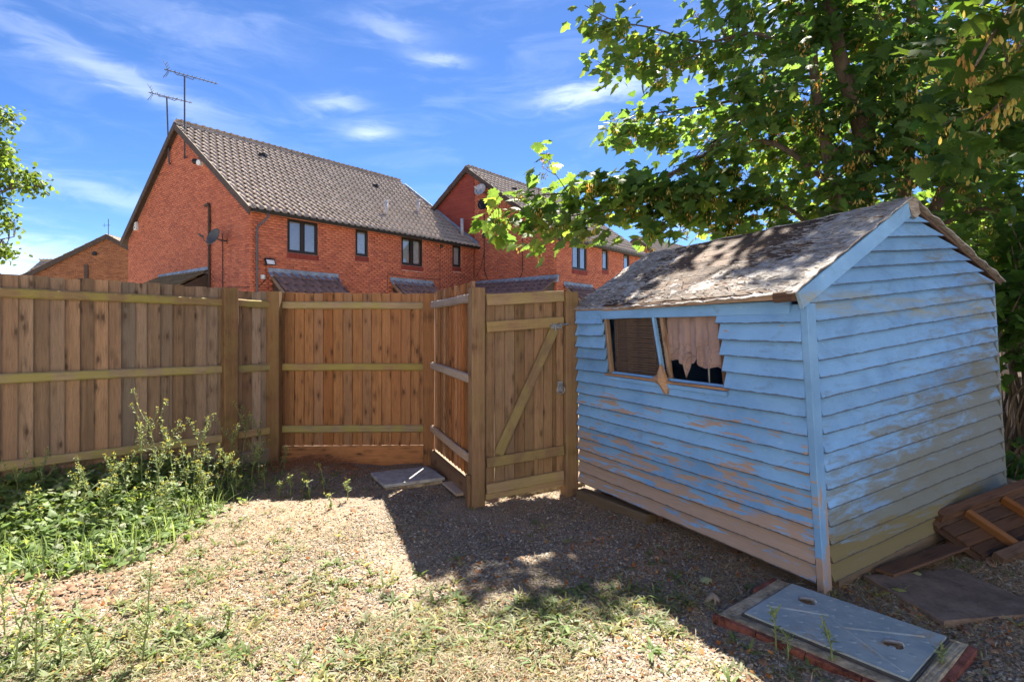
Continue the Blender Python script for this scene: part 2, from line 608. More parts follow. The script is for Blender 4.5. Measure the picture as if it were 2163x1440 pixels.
def felt_material():
    m, w, p, _ = material('worn mineral roofing felt')
    pos = w.add('ShaderNodeTexCoord').outputs['Object']
    n1 = w.noise(pos, 3.5, 6, .7, .6)
    n2 = w.noise(w.vmath('MULTIPLY', pos, (9.0, 30.0, 30.0)), 1.0, 5, .7, 1.5)
    n3 = w.noise(pos, 55.0, 4, .7)
    c = w.mix(w.ramp(n1, .35, .65), (.34, .325, .31), (.60, .585, .56))
    c = w.mix(w.ramp(n2, .35, .6, .75, 0), c, (.13, .11, .098))
    c = w.mix(w.ramp(n3, .55, .75, 0, .6), c, (.18, .12, .09))
    c = w.mix(w.ramp(w.noise(pos, 12, 5, .7), .56, .7, 0, .5), c, (.16, .135, .115))
    w.put(p.inputs['Base Color'], c)
    p.inputs['Roughness'].default_value = .9
    bump(w, p, w.math('ADD', w.math('MULTIPLY', n2, .8), w.math('MULTIPLY', n3, .5)), .7, .014)
    return m


M['felt'] = felt_material()


def ground_material(name, soil=True):
    m, w, p, _ = material(name)
    pos = w.add('ShaderNodeNewGeometry').outputs['Position']
    v = w.add('ShaderNodeTexVoronoi', feature='F1')
    w.put(v.inputs['Vector'], pos)
    v.inputs['Scale'].default_value = 75
    stone = v.outputs['Color']
    r, g, b = w.sep(stone)
    c = w.mix(r, (.24, .19, .14), (.345, .29, .225))
    c = w.mix(w.ramp(g, .75, .95), c, (.22, .13, .08))
    c = w.mix(w.ramp(v.outputs['Distance'], .35, .75, 0, .8), c, (.12, .085, .06))
    n = w.noise(pos, 1.5, 5, .6)
    nn = w.noise(pos, 9.0, 6, .7)
    c = w.mix(w.ramp(w.math('ADD', w.math('MULTIPLY', n, .7), w.math('MULTIPLY', nn, .3)), .42, .60), c, w.mix(nn, (.25, .175, .12), (.38, .29, .20)))
    w.put(p.inputs['Base Color'], c)
    p.inputs['Roughness'].default_value = .95
    h = w.math('ADD', w.math('MULTIPLY', v.outputs['Distance'], -1.0), w.math('MULTIPLY', nn, 1.0))
    bump(w, p, h, .8, .012)
    return m


M['ground'] = ground_material('gravel and dry soil')


def far_ground():
    m, w, p, _ = material('tarmac and verge beyond')
    pos = w.add('ShaderNodeNewGeometry').outputs['Position']
    n = w.noise(pos, .25, 5)
    c = w.mix(w.ramp(n, .45, .55), (.33, .31, .28), (.26, .25, .17))
    c = w.mix(w.math('MULTIPLY', w.noise(pos, 40, 3), .4), c, (.42, .39, .34))
    w.put(p.inputs['Base Color'], c)
    p.inputs['Roughness'].default_value = .95
    return m


M['far_ground'] = far_ground()


def brick_material(name, cols):
    """Individual bricks: tone from per-piece value plus object random."""
    m, w, p, _ = material(name)
    a = w.add('ShaderNodeAttribute', attribute_name='Col')
    rnd = w.add('ShaderNodeObjectInfo').outputs['Random']
    r = w.math('FRACT', w.math('ADD', w.sep(a.outputs['Color'])[0], w.math('MULTIPLY', rnd, 13.7)))
    pos = w.add('ShaderNodeNewGeometry').outputs['Position']
    c = w.mix(w.ramp(r, 0, .7), cols[0], cols[1])
    c = w.mix(w.ramp(r, .78, .92, 0, .8), c, cols[2])
    c = w.mix(w.ramp(w.math('FRACT', w.math('MULTIPLY', r, 5.7)), .88, .95, 0, .4), c, tuple(q * .6 for q in cols[2]))
    c = w.mix(w.ramp(w.noise(pos, 18, 5, .65), .45, .75, 0, .4), c, cols[2])
    c = w.mix(w.ramp(w.noise(w.vmath('MULTIPLY', pos, (1.0, 1.0, .35)), 1.3, 5), .42, .7, 0, .35), c, cols[2])
    w.put(p.inputs['Base Color'], c)
    p.inputs['Roughness'].default_value = .85
    return m


RED = [(.64, .205, .11), (.55, .16, .085), (.43, .125, .078)]
M['brick'] = brick_material('red facing brick', RED)
M['brick_dark'] = brick_material('dark red sill brick', [(.30, .055, .035), (.25, .05, .035), (.2, .045, .035)])
M['mortar'] = plain('red brown mortar', (.62, .33, .24), .9, 0, .2, 3)
M['brick_far'] = brick_material('orange far brick', [(.46, .20, .09), (.38, .15, .065), (.27, .11, .06)])
M['mortar_far'] = plain('tan mortar', (.40, .24, .14), .9, 0, .15, 3)


def tile_material(name, cols):
    m, w, p, _ = material(name)
    a = w.add('ShaderNodeAttribute', attribute_name='Col')
    rnd = w.add('ShaderNodeObjectInfo').outputs['Random']
    r = w.math('FRACT', w.math('ADD', w.sep(a.outputs['Color'])[0], w.math('MULTIPLY', rnd, 9.1)))
    pos = w.add('ShaderNodeNewGeometry').outputs['Position']
    c = w.mix(r, cols[0], cols[1])
    c = w.mix(w.ramp(w.noise(pos, 2.2, 5, .65), .42, .7, 0, .55), c, cols[2])
    c = w.mix(w.ramp(w.noise(pos, 16, 4, .7), .55, .72, 0, .5), c, tuple(q * .5 for q in cols[2]))
    w.put(p.inputs['Base Color'], c)
    p.inputs['Roughness'].default_value = .85
    return m


M['tile'] = tile_material('weathered brown concrete tile', [(.43, .345, .27), (.52, .42, .335), (.33, .26, .195)])
M['porch_tile'] = tile_material('maroon porch tile', [(.22, .135, .12), (.28, .175, .155), (.17, .11, .095)])
M['mossy_tile'] = tile_material('mossy porch tile', [(.17, .11, .06), (.21, .15, .08), (.12, .10, .05)])
M['hung_tile'] = tile_material('red hanging tile', [(.30, .065, .045), (.34, .08, .055), (.24, .05, .04)])


def glass_material():
    m = bpy.data.materials.new('window glass')
    m.use_nodes = True
    w = NT(m.node_tree)
    w.n.clear()
    out = w.add('ShaderNodeOutputMaterial')
    tr = w.add('ShaderNodeBsdfTransparent')
    tr.inputs[0].default_value = (.9, .93, .95, 1)
    gl = w.add('ShaderNodeBsdfGlossy')
    gl.inputs['Roughness'].default_value = .02
    fr = w.add('ShaderNodeFresnel')
    fr.inputs[0].default_value = 1.55
    mx = w.add('ShaderNodeMixShader')
    w.put(mx.inputs[0], w.math('MULTIPLY_ADD', fr.outputs[0], 2.0, .10, clamp=True))
    w.l.new(tr.outputs[0], mx.inputs[1])
    w.l.new(gl.outputs[0], mx.inputs[2])
    w.l.new(mx.outputs[0], out.inputs[0])
    return m


M['glass'] = glass_material()
M['leaf'] = col_material('maple leaf', .55, (.50, (2.5, 2.2, 1.0)), .03, 25)
M['keys'] = col_material('maple seed keys', .6, (.45, (1.8, 1.5, .8)), 0, 25)
M['weed'] = col_material('weed leaf', .55, (.40, (1.9, 1.7, 1.0)), .1, 40)
M['straw'] = col_material('dry stems and litter', .85, (.25, (1.3, 1.2, 1.0)), 0, 60)
M['pebble'] = col_material('pea shingle', .8, None, 0, 200)
M['petal'] = col_material('yellow petals', .6, (.3, (1.2, 1.2, .6)), 0, 40)


def bark_material():
    m, w, p, _ = material('smooth maple bark')
    pos = w.add('ShaderNodeNewGeometry').outputs['Position']
    n = w.noise(w.vmath('MULTIPLY', pos, (16.0, 16.0, 4.0)), 1.0, 5, .65)
    n2 = w.noise(pos, 2.5, 4)
    c = w.mix(w.ramp(n, .35, .65), (.075, .058, .042), (.14, .11, .08))
    c = w.mix(w.ramp(n2, .5, .7, 0, .5), c, (.11, .10, .045))
    w.put(p.inputs['Base Color'], c)
    p.inputs['Roughness'].default_value = .85
    bump(w, p, n, .5, .02)
    return m


M['bark'] = bark_material()

# ------------------------------------------------------------------ ground
def build_ground():
    tag(mesh_obj('ground', new_mesh('ground', [(-900, -300, -.06), (900, -300, -.06), (900, 1500, -.06), (-900, 1500, -.06)], [(0, 1, 2, 3)]),
                 M['far_ground']), kind='structure')
    xs = np.linspace(-9, 8, 190)
    ys = np.linspace(-4, 11, 170)
    gx, gy = np.meshgrid(xs, ys)
    z = height(gx, gy)
    z += rng.normal(0, .0035, z.shape)
    V = np.stack([gx, gy, z], -1).reshape(-1, 3)
    nx, ny = len(xs), len(ys)
    i, j = np.meshgrid(np.arange(nx - 1), np.arange(ny - 1))
    a = (j * nx + i).ravel()
    F = np.stack([a, a + 1, a + nx + 1, a + nx], 1)
    o = mesh_obj('garden_ground', np_mesh('garden_ground', V, F, smooth=True), M['ground'])
    tag(o, 'dry gravelly soil of the garden', kind='structure')


build_ground()

# ------------------------------------------------------------------ houses
HN = Vector((-7.42, 16.1, 0))
HU = Vector((.6198, .7848, 0))
HV = Vector((.7848, -.6198, 0))


def HP(t, s, z):
    return HN + HU * t + HV * s + Vector((0, 0, z))


def hframe(t, s, z, ex, ez):
    return frame_matrix(HP(t, s, z), ex, ez)


def cut_spans(x0, x1, holes):
    """[x0,x1] minus the hole intervals."""
    out = [(x0, x1)]
    for a, b in holes:
        nxt = []
        for p, q in out:
            if b <= p or a >= q:
                nxt.append((p, q))
            else:
                if a > p:
                    nxt.append((p, a))
                if b < q:
                    nxt.append((b, q))
        out = nxt
    return out


BRICK_V = np.array([(x, y, z) for y in (0, 1) for x, z in ((0, 0), (1, 0), (1, 1), (0, 1))], float)  # y=0 outer face
BRICK_F = np.array([(0, 1, 2, 3), (0, 4, 5, 1), (1, 5, 6, 2), (2, 6, 7, 3), (3, 7, 4, 0)])[:, ::-1]
BRICK_F = BRICK_F[:, ::-1]


def brick_list(length, z0, profile, holes, bl=.215, bh=.065, j=.010):
    """(x, z, w, h) of stretcher-bond bricks in a wall of given length; profile(z)->(xa,xb) or None."""
    out = []
    row = 0
    z = z0
    while True:
        pr = profile(z + bh)
        if pr is None:
            break
        xa, xb = pr
        off = 0 if row % 2 == 0 else -(bl + j) / 2
        hs = [(h[0], h[2]) for h in holes if h[1] < z + bh and h[3] > z]
        k = math.floor((xa - off) / (bl + j))
        x = off + k * (bl + j)
        while x < xb:
            for p, q in cut_spans(max(x, xa), min(x + bl, xb), hs):
                if q - p > .03:
                    out.append((p, z, q - p, bh))
            x += bl + j
        z += bh + j
        row += 1
    return out


def lay_bricks(parent, bricks, M4, mat, n_single, order_key, proud=.006, deep=.02, stuff_label=None):
    """The n_single bricks that show largest as objects, the rest as one part."""
    full = [b for b in bricks if abs(b[2] - .215) < 1e-6]
    full.sort(key=order_key)
    single = set(full[:n_single])
    if n_single:
        V = BRICK_V * np.array([.215, deep, .065]) - np.array([0, proud, 0])
        me = np_mesh('brick', V, BRICK_F, np.zeros((8, 3)))
        me.materials.append(mat)
        for b in full[:n_single]:
            o = bpy.data.objects.new('brick', me)
            COL.objects.link(o)
            o.parent = parent
            o.matrix_parent_inverse = ROOTINV[parent.name]
            o.matrix_basis = M4 @ Matrix.Translation((b[0], random.uniform(-.003, .001), b[1]))
    rest = np.array([b for b in bricks if b not in single])
    n = len(rest)
    V = np.empty((n, 8, 3))
    V[:, :, 0] = rest[:, 0:1] + BRICK_V[None, :, 0] * rest[:, 2:3]
    V[:, :, 2] = rest[:, 1:2] + BRICK_V[None, :, 2] * rest[:, 3:4]
    V[:, :, 1] = BRICK_V[None, :, 1] * deep - proud + rng.uniform(-.003, .001, (n, 1))
    F = BRICK_F[None] + (np.arange(n) * 8)[:, None, None]
    c = np.repeat(rng.random((n, 3)), 8, axis=0)
    o = mesh_obj('brickwork', np_mesh('brickwork', V.reshape(-1, 3), F.reshape(-1, 4), c), mat, parent, M4)
    tag(o, kind='stuff')
    return o


# interlocking tile: cover width .30, gauge .345; profile is a flat pan and a bold roll
def tile_template():
    xs = [0, .06, .12, .165, .195, .225, .255, .285, .30]
    zs = [.012, .0, .0, .008, .036, .048, .040, .018, .012]
    V, F = [], []
    L = .40
    for i, (x, z) in enumerate(zip(xs, zs)):
        V += [(x, -.02, z + .038), (x, -.02, z + .012), (x, L, z + .004)]
    for i in range(len(xs) - 1):
        a, b = i * 3, (i + 1) * 3
        F += [(a, b, b + 2, a + 2), (a + 1, b + 1, b, a)]
    return np.array(V), np.array(F)


TILE_V, TILE_F = tile_template()


def lay_tiles(parent, M4, length, slope_len, mat, n_single, width_at=None, gauge=.345, cover=.30, y0=0.0):
    """Tiles in frame M4: x along the eave, y up the slope, z out. width_at(y)->(xa,xb)."""
    pts = []
    row = 0
    y = y0
    while y < slope_len - .05:
        xa, xb = width_at(y) if width_at else (0, length)
        off = 0 if row % 2 == 0 else -cover / 2
        x = math.floor((xa - off) / cover) * cover + off
        while x < xb - .03:
            if x + cover > xa + .02:
                pts.append((x, y, max(0, xa - x), min(cover, xb - x)))
            x += cover
        y += gauge
        row += 1
    whole = [p for p in pts if p[2] == 0 and p[3] >= cover - 1e-6]
    single = whole[:0]
    if n_single:
        cam_loc = Vector((0, 0, CAMZ))
        whole.sort(key=lambda p: ((M4 @ Vector((p[0], p[1], 0))) - cam_loc).length)
        single = whole[:n_single]
        me = np_mesh('roof_tile', TILE_V * np.array([cover / .3, 1, 1]), TILE_F, np.zeros((len(TILE_V), 3)))
        me.materials.append(mat)
        for p in single:
            o = bpy.data.objects.new('roof_tile', me)
            COL.objects.link(o)
            o.parent = parent
            o.matrix_parent_inverse = ROOTINV[parent.name]
            o.matrix_basis = M4 @ Matrix.Translation((p[0], p[1] + random.uniform(-.008, .008), random.uniform(0, .006)))
    ss = set(single)
    rest = [p for p in pts if p not in ss]
    if rest:
        rest = np.array(rest)
        n = len(rest)
        tv = TILE_V * np.array([cover / .3, 1, 1])
        V = np.repeat(tv[None], n, axis=0)
        V[:, :, 0] = np.clip(V[:, :, 0], rest[:, 2:3], rest[:, 3:4]) + rest[:, 0:1]
        V[:, :, 1] += rest[:, 1:2] + rng.uniform(-.008, .008, (n, 1))
        V[:, :, 2] += rng.uniform(0, .006, (n, 1))
        F = TILE_F[None] + (np.arange(n) * len(tv))[:, None, None]
        c = np.repeat(rng.random((n, 3)), len(tv), axis=0)
        o = mesh_obj('roof_tiling', np_mesh('roof_tiling', V.reshape(-1, 3), F.reshape(-1, 4), c), mat, parent, M4)
        tag(o, kind='stuff')


def window(house, t0, z0, t1, z1, s, lights=2, dress='blind', flip=False):
    """Casement in the front wall (plane s): frame, sashes, panes and what hangs behind."""
    fw = .055
    mb = MB()
    def bar(a, b, c, d, depth=.07, set_=.03):
        mb.hexa([HP(a, s - set_ - depth, b), HP(c, s - set_ - depth, b), HP(c, s - set_, b), HP(a, s - set_, b),
                 HP(a, s - set_ - depth, d), HP(c, s - set_ - depth, d), HP(c, s - set_, d), HP(a, s - set_, d)])
    bar(t0, z0, t0 + fw, z1)
    bar(t1 - fw, z0, t1, z1)
    bar(t0 + fw, z0, t1 - fw, z0 + fw)
    bar(t0 + fw, z1 - fw, t1 - fw, z1)
    panes = []
    if lights == 2:
        mid = (t0 + t1) / 2
        bar(mid - .035, z0 + fw, mid + .035, z1 - fw)
        panes = [(t0 + fw, mid - .035), (mid + .035, t1 - fw)]
    else:
        panes = [(t0 + fw, t1 - fw)]
    win = mb.build('window', M['brown_frame'], house)
    for a, b in panes:
        # sash round each pane
        sb = MB()
        q = .035
        for (aa, bb, cc, dd) in ((a, z0 + fw, a + q, z1 - fw), (b - q, z0 + fw, b, z1 - fw), (a + q, z0 + fw, b - q, z0 + fw + q), (a + q, z1 - fw - q, b - q, z1 - fw)):
            sb.hexa([HP(aa, s - .07, bb), HP(cc, s - .07, bb), HP(cc, s - .02, bb), HP(aa, s - .02, bb),
                     HP(aa, s - .07, dd), HP(cc, s - .07, dd), HP(cc, s - .02, dd), HP(aa, s - .02, dd)])
        sb.build('sash', M['brown_frame'], win)
        mesh_obj('pane', new_mesh('pane', [HP(a + q, s - .05, z0 + fw + q), HP(b - q, s - .05, z0 + fw + q), HP(b - q, s - .05, z1 - fw - q), HP(a + q, s - .05, z1 - fw - q)], [(0, 1, 2, 3)]), M['glass'], win)
    if dress == 'blind':
        k = 0
        z = z1 - fw - .02
        me = None
        while z > z0 + fw:
            sl = MB().hexa([HP(t0 + fw, s - .068, z - .036), HP(t1 - fw, s - .068, z - .036), HP(t1 - fw, s - .064, z - .036), HP(t0 + fw, s - .064, z - .036),
                            HP(t0 + fw, s - .080, z - .002), HP(t1 - fw, s - .080, z - .002), HP(t1 - fw, s - .076, z - .002), HP(t0 + fw, s - .076, z - .002)])
            sl.build('blind_slat', M['slate_cloth'], win)
            z -= .034
    elif dress == 'curtain':
        for sgn in (0, 1):
            V, F = [], []
            n = 26
            wd = (t1 - t0) * .40
            for i in range(n + 1):
                f = i / n
                tt = t0 + .03 + f * wd if sgn == 0 else t1 - .03 - f * wd
                ds = .03 * math.sin(f * 34) + .012 * math.sin(f * 81)
                V += [HP(tt, s - .125 + ds, z0), HP(tt, s - .125 + ds * .7, z1)]
            for i in range(n):
                F.append((i * 2, i * 2 + 2, i * 2 + 3, i * 2 + 1))
            mesh_obj('curtain', new_mesh('curtain', V, F, True), M['curtain_white'], win)
    elif dress == 'frost':
        mesh_obj('net_curtain', new_mesh('net_curtain', [HP(t0, s - .075, z0), HP(t1, s - .075, z0), HP(t1, s - .075, z1), HP(t0, s - .075, z1)], [(0, 1, 2, 3)]), M['curtain_white'], win)
    mesh_obj('room_backing', new_mesh('room_backing', [HP(t0 - .1, s - .34, z0 - .1), HP(t1 + .1, s - .34, z0 - .1), HP(t1 + .1, s - .34, z1 + .1), HP(t0 - .1, s - .34, z1 + .1)], [(0, 1, 2, 3)]), M['room'], win)
    # brick on edge sill
    n = max(3, int((t1 - t0 + .04) / .075))
    w_ = (t1 - t0 + .04) / n
    me = None
    for i in range(n):
        a = t0 - .02 + i * w_
        sl = MB().hexa([HP(a + .004, s - .08, z0 - .175), HP(a + w_ - .004, s - .08, z0 - .175), HP(a + w_ - .004, s + .012, z0 - .175), HP(a + .004, s + .012, z0 - .175),
                        HP(a + .004, s - .08, z0 - .008), HP(a + w_ - .004, s - .08, z0 - .008), HP(a + w_ - .004, s + .016, z0 - .012), HP(a + .004, s + .016, z0 - .012)])
        sl.build('sill_brick', M['brick_dark'], win)
    return win


def wall_panel(name, mat, house, t0, t1, s, z0, z1, holes, depth=.3):
    """Front-wall core with real openings, split into blocks round the holes."""
    mb = MB()
    xs = sorted({t0, t1, *[h[0] for h in holes], *[h[2] for h in holes]})
    for a, b in zip(xs[:-1], xs[1:]):
        hs = [(h[1], h[3]) for h in holes if h[0] < (a + b) / 2 < h[2]]
        for p, q in cut_spans(z0, z1, hs):
            mb.hexa([HP(a, s - depth, p), HP(b, s - depth, p), HP(b, s, p), HP(a, s, p), HP(a, s - depth, q), HP(b, s - depth, q), HP(b, s, q), HP(a, s, q)])
    return mb.build(name, mat, house)


def porch(house, t0, t1, s, ztop, drop=.75, out=1.0, mat='porch_tile', flash_rise=.16):
    """Tiled lean-to roof on the front wall: lead flashing, tiles, fascia, cheek."""
    sl = math.hypot(drop, out)
    M4 = frame_matrix(HP(t0, s + out, ztop - drop), HU, (HU.cross(Vector(HV) * -out + Vector((0, 0, drop)))))
    root = MB()
    root.hexa([HP(t0 + .05, s, ztop - drop - .06), HP(t1 - .05, s, ztop - drop - .06), HP(t1 - .05, s + out - .03, ztop - drop - .06), HP(t0 + .05, s + out - .03, ztop - drop - .06),
               HP(t0 + .05, s, ztop - .02), HP(t1 - .05, s, ztop - .02), HP(t1 - .05, s + .05, ztop - .05), HP(t0 + .05, s + .05, ztop - .05)])
    pr = root.build('porch_roof', M['barge'], house)
    lay_tiles(pr, M4, t1 - t0, sl, M[mat], 0, cover=.28)
    # dressed lead along the wall, lower edge scalloped over the tiles
    V, F = [], []
    n = int((t1 - t0 + .2) / .07)
    for i in range(n + 1):
        t = t0 - .1 + (t1 - t0 + .2) * i / n
        wv = .02 * math.sin(i * 1.57)
        V += [HP(t, s + .02, ztop + flash_rise), HP(t, s + .03, ztop + .03), HP(t, s + .17, ztop - .08 + wv), HP(t, s + .17, ztop - .10 + wv)]
    for i in range(n):
        for k in range(3):
            F.append((i * 4 + k, i * 4 + k + 1, i * 4 + 4 + k + 1, i * 4 + 4 + k))
    mesh_obj('lead_flashing', new_mesh('lead_flashing', V, F), M['lead'], pr)
    for t in (t0 - .03, t1 + .005):
        MB().hexa([HP(t, s + .02, ztop - .14), HP(t + .025, s + .02, ztop - .14), HP(t + .025, s + out, ztop - drop - .12), HP(t, s + out, ztop - drop - .12),
                HP(t, s + .02, ztop + .0), HP(t + .025, s + .02, ztop + .0), HP(t + .025, s + out, ztop - drop + .02), HP(t, s + out, ztop - drop + .02)]).build('verge_board', M['bare_wood'], pr)


def roof_pair(house, t0, t1, s_front, s_ridge, z_eave, z_ridge, s_back, n_single, width_at=None):
    """Front tiled slope, plain back slope, ridge tiles, barge boards, gutter, soffit."""
    rise, run = z_ridge - z_eave, s_front - s_ridge
    sl = math.hypot(rise, run)
    up = HV * (-run) + Vector((0, 0, rise))
    M4 = frame_matrix(HP(t0, s_front, z_eave), HU, HU.cross(up))
    # structural deck under both slopes
    d = .10
    mb = MB()
    mb.hexa([HP(t0, s_front, z_eave - d), HP(t1, s_front, z_eave - d), HP(t1, s_ridge, z_ridge - d), HP(t0, s_ridge, z_ridge - d),
             HP(t0, s_front, z_eave), HP(t1, s_front, z_eave), HP(t1, s_ridge, z_ridge), HP(t0, s_ridge, z_ridge)])
    roof = mb.build('roof', M['barge'], house)
    lay_tiles(house, M4, t1 - t0, sl, M['tile'], n_single, width_at, cover=.235)
    zb = z_eave
    M5 = frame_matrix(HP(t1, s_back, zb), -HU, (-HU).cross(HV * (s_ridge - s_back) + Vector((0, 0, z_ridge - zb))))
    MB().hexa([HP(t0, s_ridge, z_ridge - d), HP(t1, s_ridge, z_ridge - d), HP(t1, s_back, zb - d), HP(t0, s_back, zb - d),
               HP(t0, s_ridge, z_ridge), HP(t1, s_ridge, z_ridge), HP(t1, s_back, zb), HP(t0, s_back, zb)]).build('roof_slope', M['barge'], house)
    # the verge tiles of the back slope show in profile
    lay_tiles(house, M5, t1 - t0, math.hypot(s_ridge - s_back, z_ridge - zb), M['tile'], 0, cover=.235)
    # ridge tiles
    n = int((t1 - t0) / .45)
    for i in range(n):
        a, b = t0 + (t1 - t0) * i / n, t0 + (t1 - t0) * (i + 1) / n - .012
        V, F = [], []
        for q, t in enumerate((a, b)):
            for k in range(7):
                th = math.pi * (k / 6)
                V.append(HP(t, s_ridge + .13 * math.cos(th), z_ridge - .035 + .125 * math.sin(th) + random.uniform(-.004, .004)))
        for k in range(6):
            F.append((k, k + 1, 7 + k + 1, 7 + k))
        F += [tuple(range(7)), tuple(range(7, 14))[::-1]]
        mesh_obj('ridge_tile', new_mesh('ridge_tile', V, F), M['tile'], roof)
    return roof


def gable_boards(house, t, s_front, s_ridge, s_back, z_eave, z_ridge, parent=None, both=True):
    for sa, sb in ((s_front, s_ridge), (s_back, s_ridge)):
        MB().hexa([HP(t - .03, sa, z_eave - .20), HP(t + .012, sa, z_eave - .20), HP(t + .012, sb, z_ridge - .20), HP(t - .03, sb, z_ridge - .20),
                   HP(t - .03, sa, z_eave + .035), HP(t + .012, sa, z_eave + .035), HP(t + .012, sb, z_ridge + .035), HP(t - .03, sb, z_ridge + .035)]).build('barge_board', M['barge'], house)


def gutter(house, t0, t1, s, z):
    V, F = [], []
    for t in (t0, t1):
        for k in range(7):
            th = math.pi * k / 6
            V.append(HP(t, s + .055 * math.cos(th), z - .06 * math.sin(th)))
        for k in range(7):
            th = math.pi * (6 - k) / 6
            V.append(HP(t, s + .05 * math.cos(th), z - .054 * math.sin(th)))
    for k in range(13):
        F.append((k, k + 1, 14 + k + 1, 14 + k))
    F += [tuple(range(14)), tuple(range(14, 28))[::-1]]
    mesh_obj('gutter', new_mesh('gutter', V, F), M['black'], house)


def satellite_dish(t, s, z, mat, label, r=.34, arm=.35, wall_s=True, scale=1.0):
    """Oval dish on a bent bracket fixed to a gable wall (plane t)."""
    c = HP(t - arm, s, z)
    root = thing('satellite_dish', HP(t, s, z), label, 'satellite dish', 'satellite dishes on the gables')
    d = (Vector((-.35, -.75, .35))).normalized()
    a = d.cross(Vector((0, 0, 1))).normalized()
    b = a.cross(d)
    V, F = [], []
    rings, n = 5, 20
    for i in range(rings + 1):
        rr = r * i / rings
        for k in range(n):
            th = 2 * math.pi * k / n
            V.append(c + a * rr * .92 * math.cos(th) + b * rr * math.sin(th) + d * (.10 * (i / rings) ** 2))
    for i in range(rings):
        for k in range(n):
            k2 = (k + 1) % n
            F.append((i * n + k, i * n + k2, (i + 1) * n + k2, (i + 1) * n + k))
    o = mesh_obj('reflector', new_mesh('reflector', V, F, True), mat, root)
    md = o.modifiers.new('thick', 'SOLIDIFY')
    md.thickness = .012
    foc = c + d * .42 - b * .18
    MB().tube([c - b * r * .9 + d * .1, c - b * r * 1.05 + d * .22, foc], .012).build('feed_arm', M['steel_dark'], root)
    MB().tube([foc - d * .06, foc + d * .08], [.035, .028], 10).build('receiver_head', mat, root)
    MB().tube([c - d * .02, HP(t - arm * .55, s, z - .05), HP(t - .02, s, z - .05)], .022).build('wall_bracket', M['steel_dark'], root)
    MB().box(HP(t - .012, s, z - .05), (.02, .02, .2), None).build('wall_plate', M['steel_dark'], root)
    return root


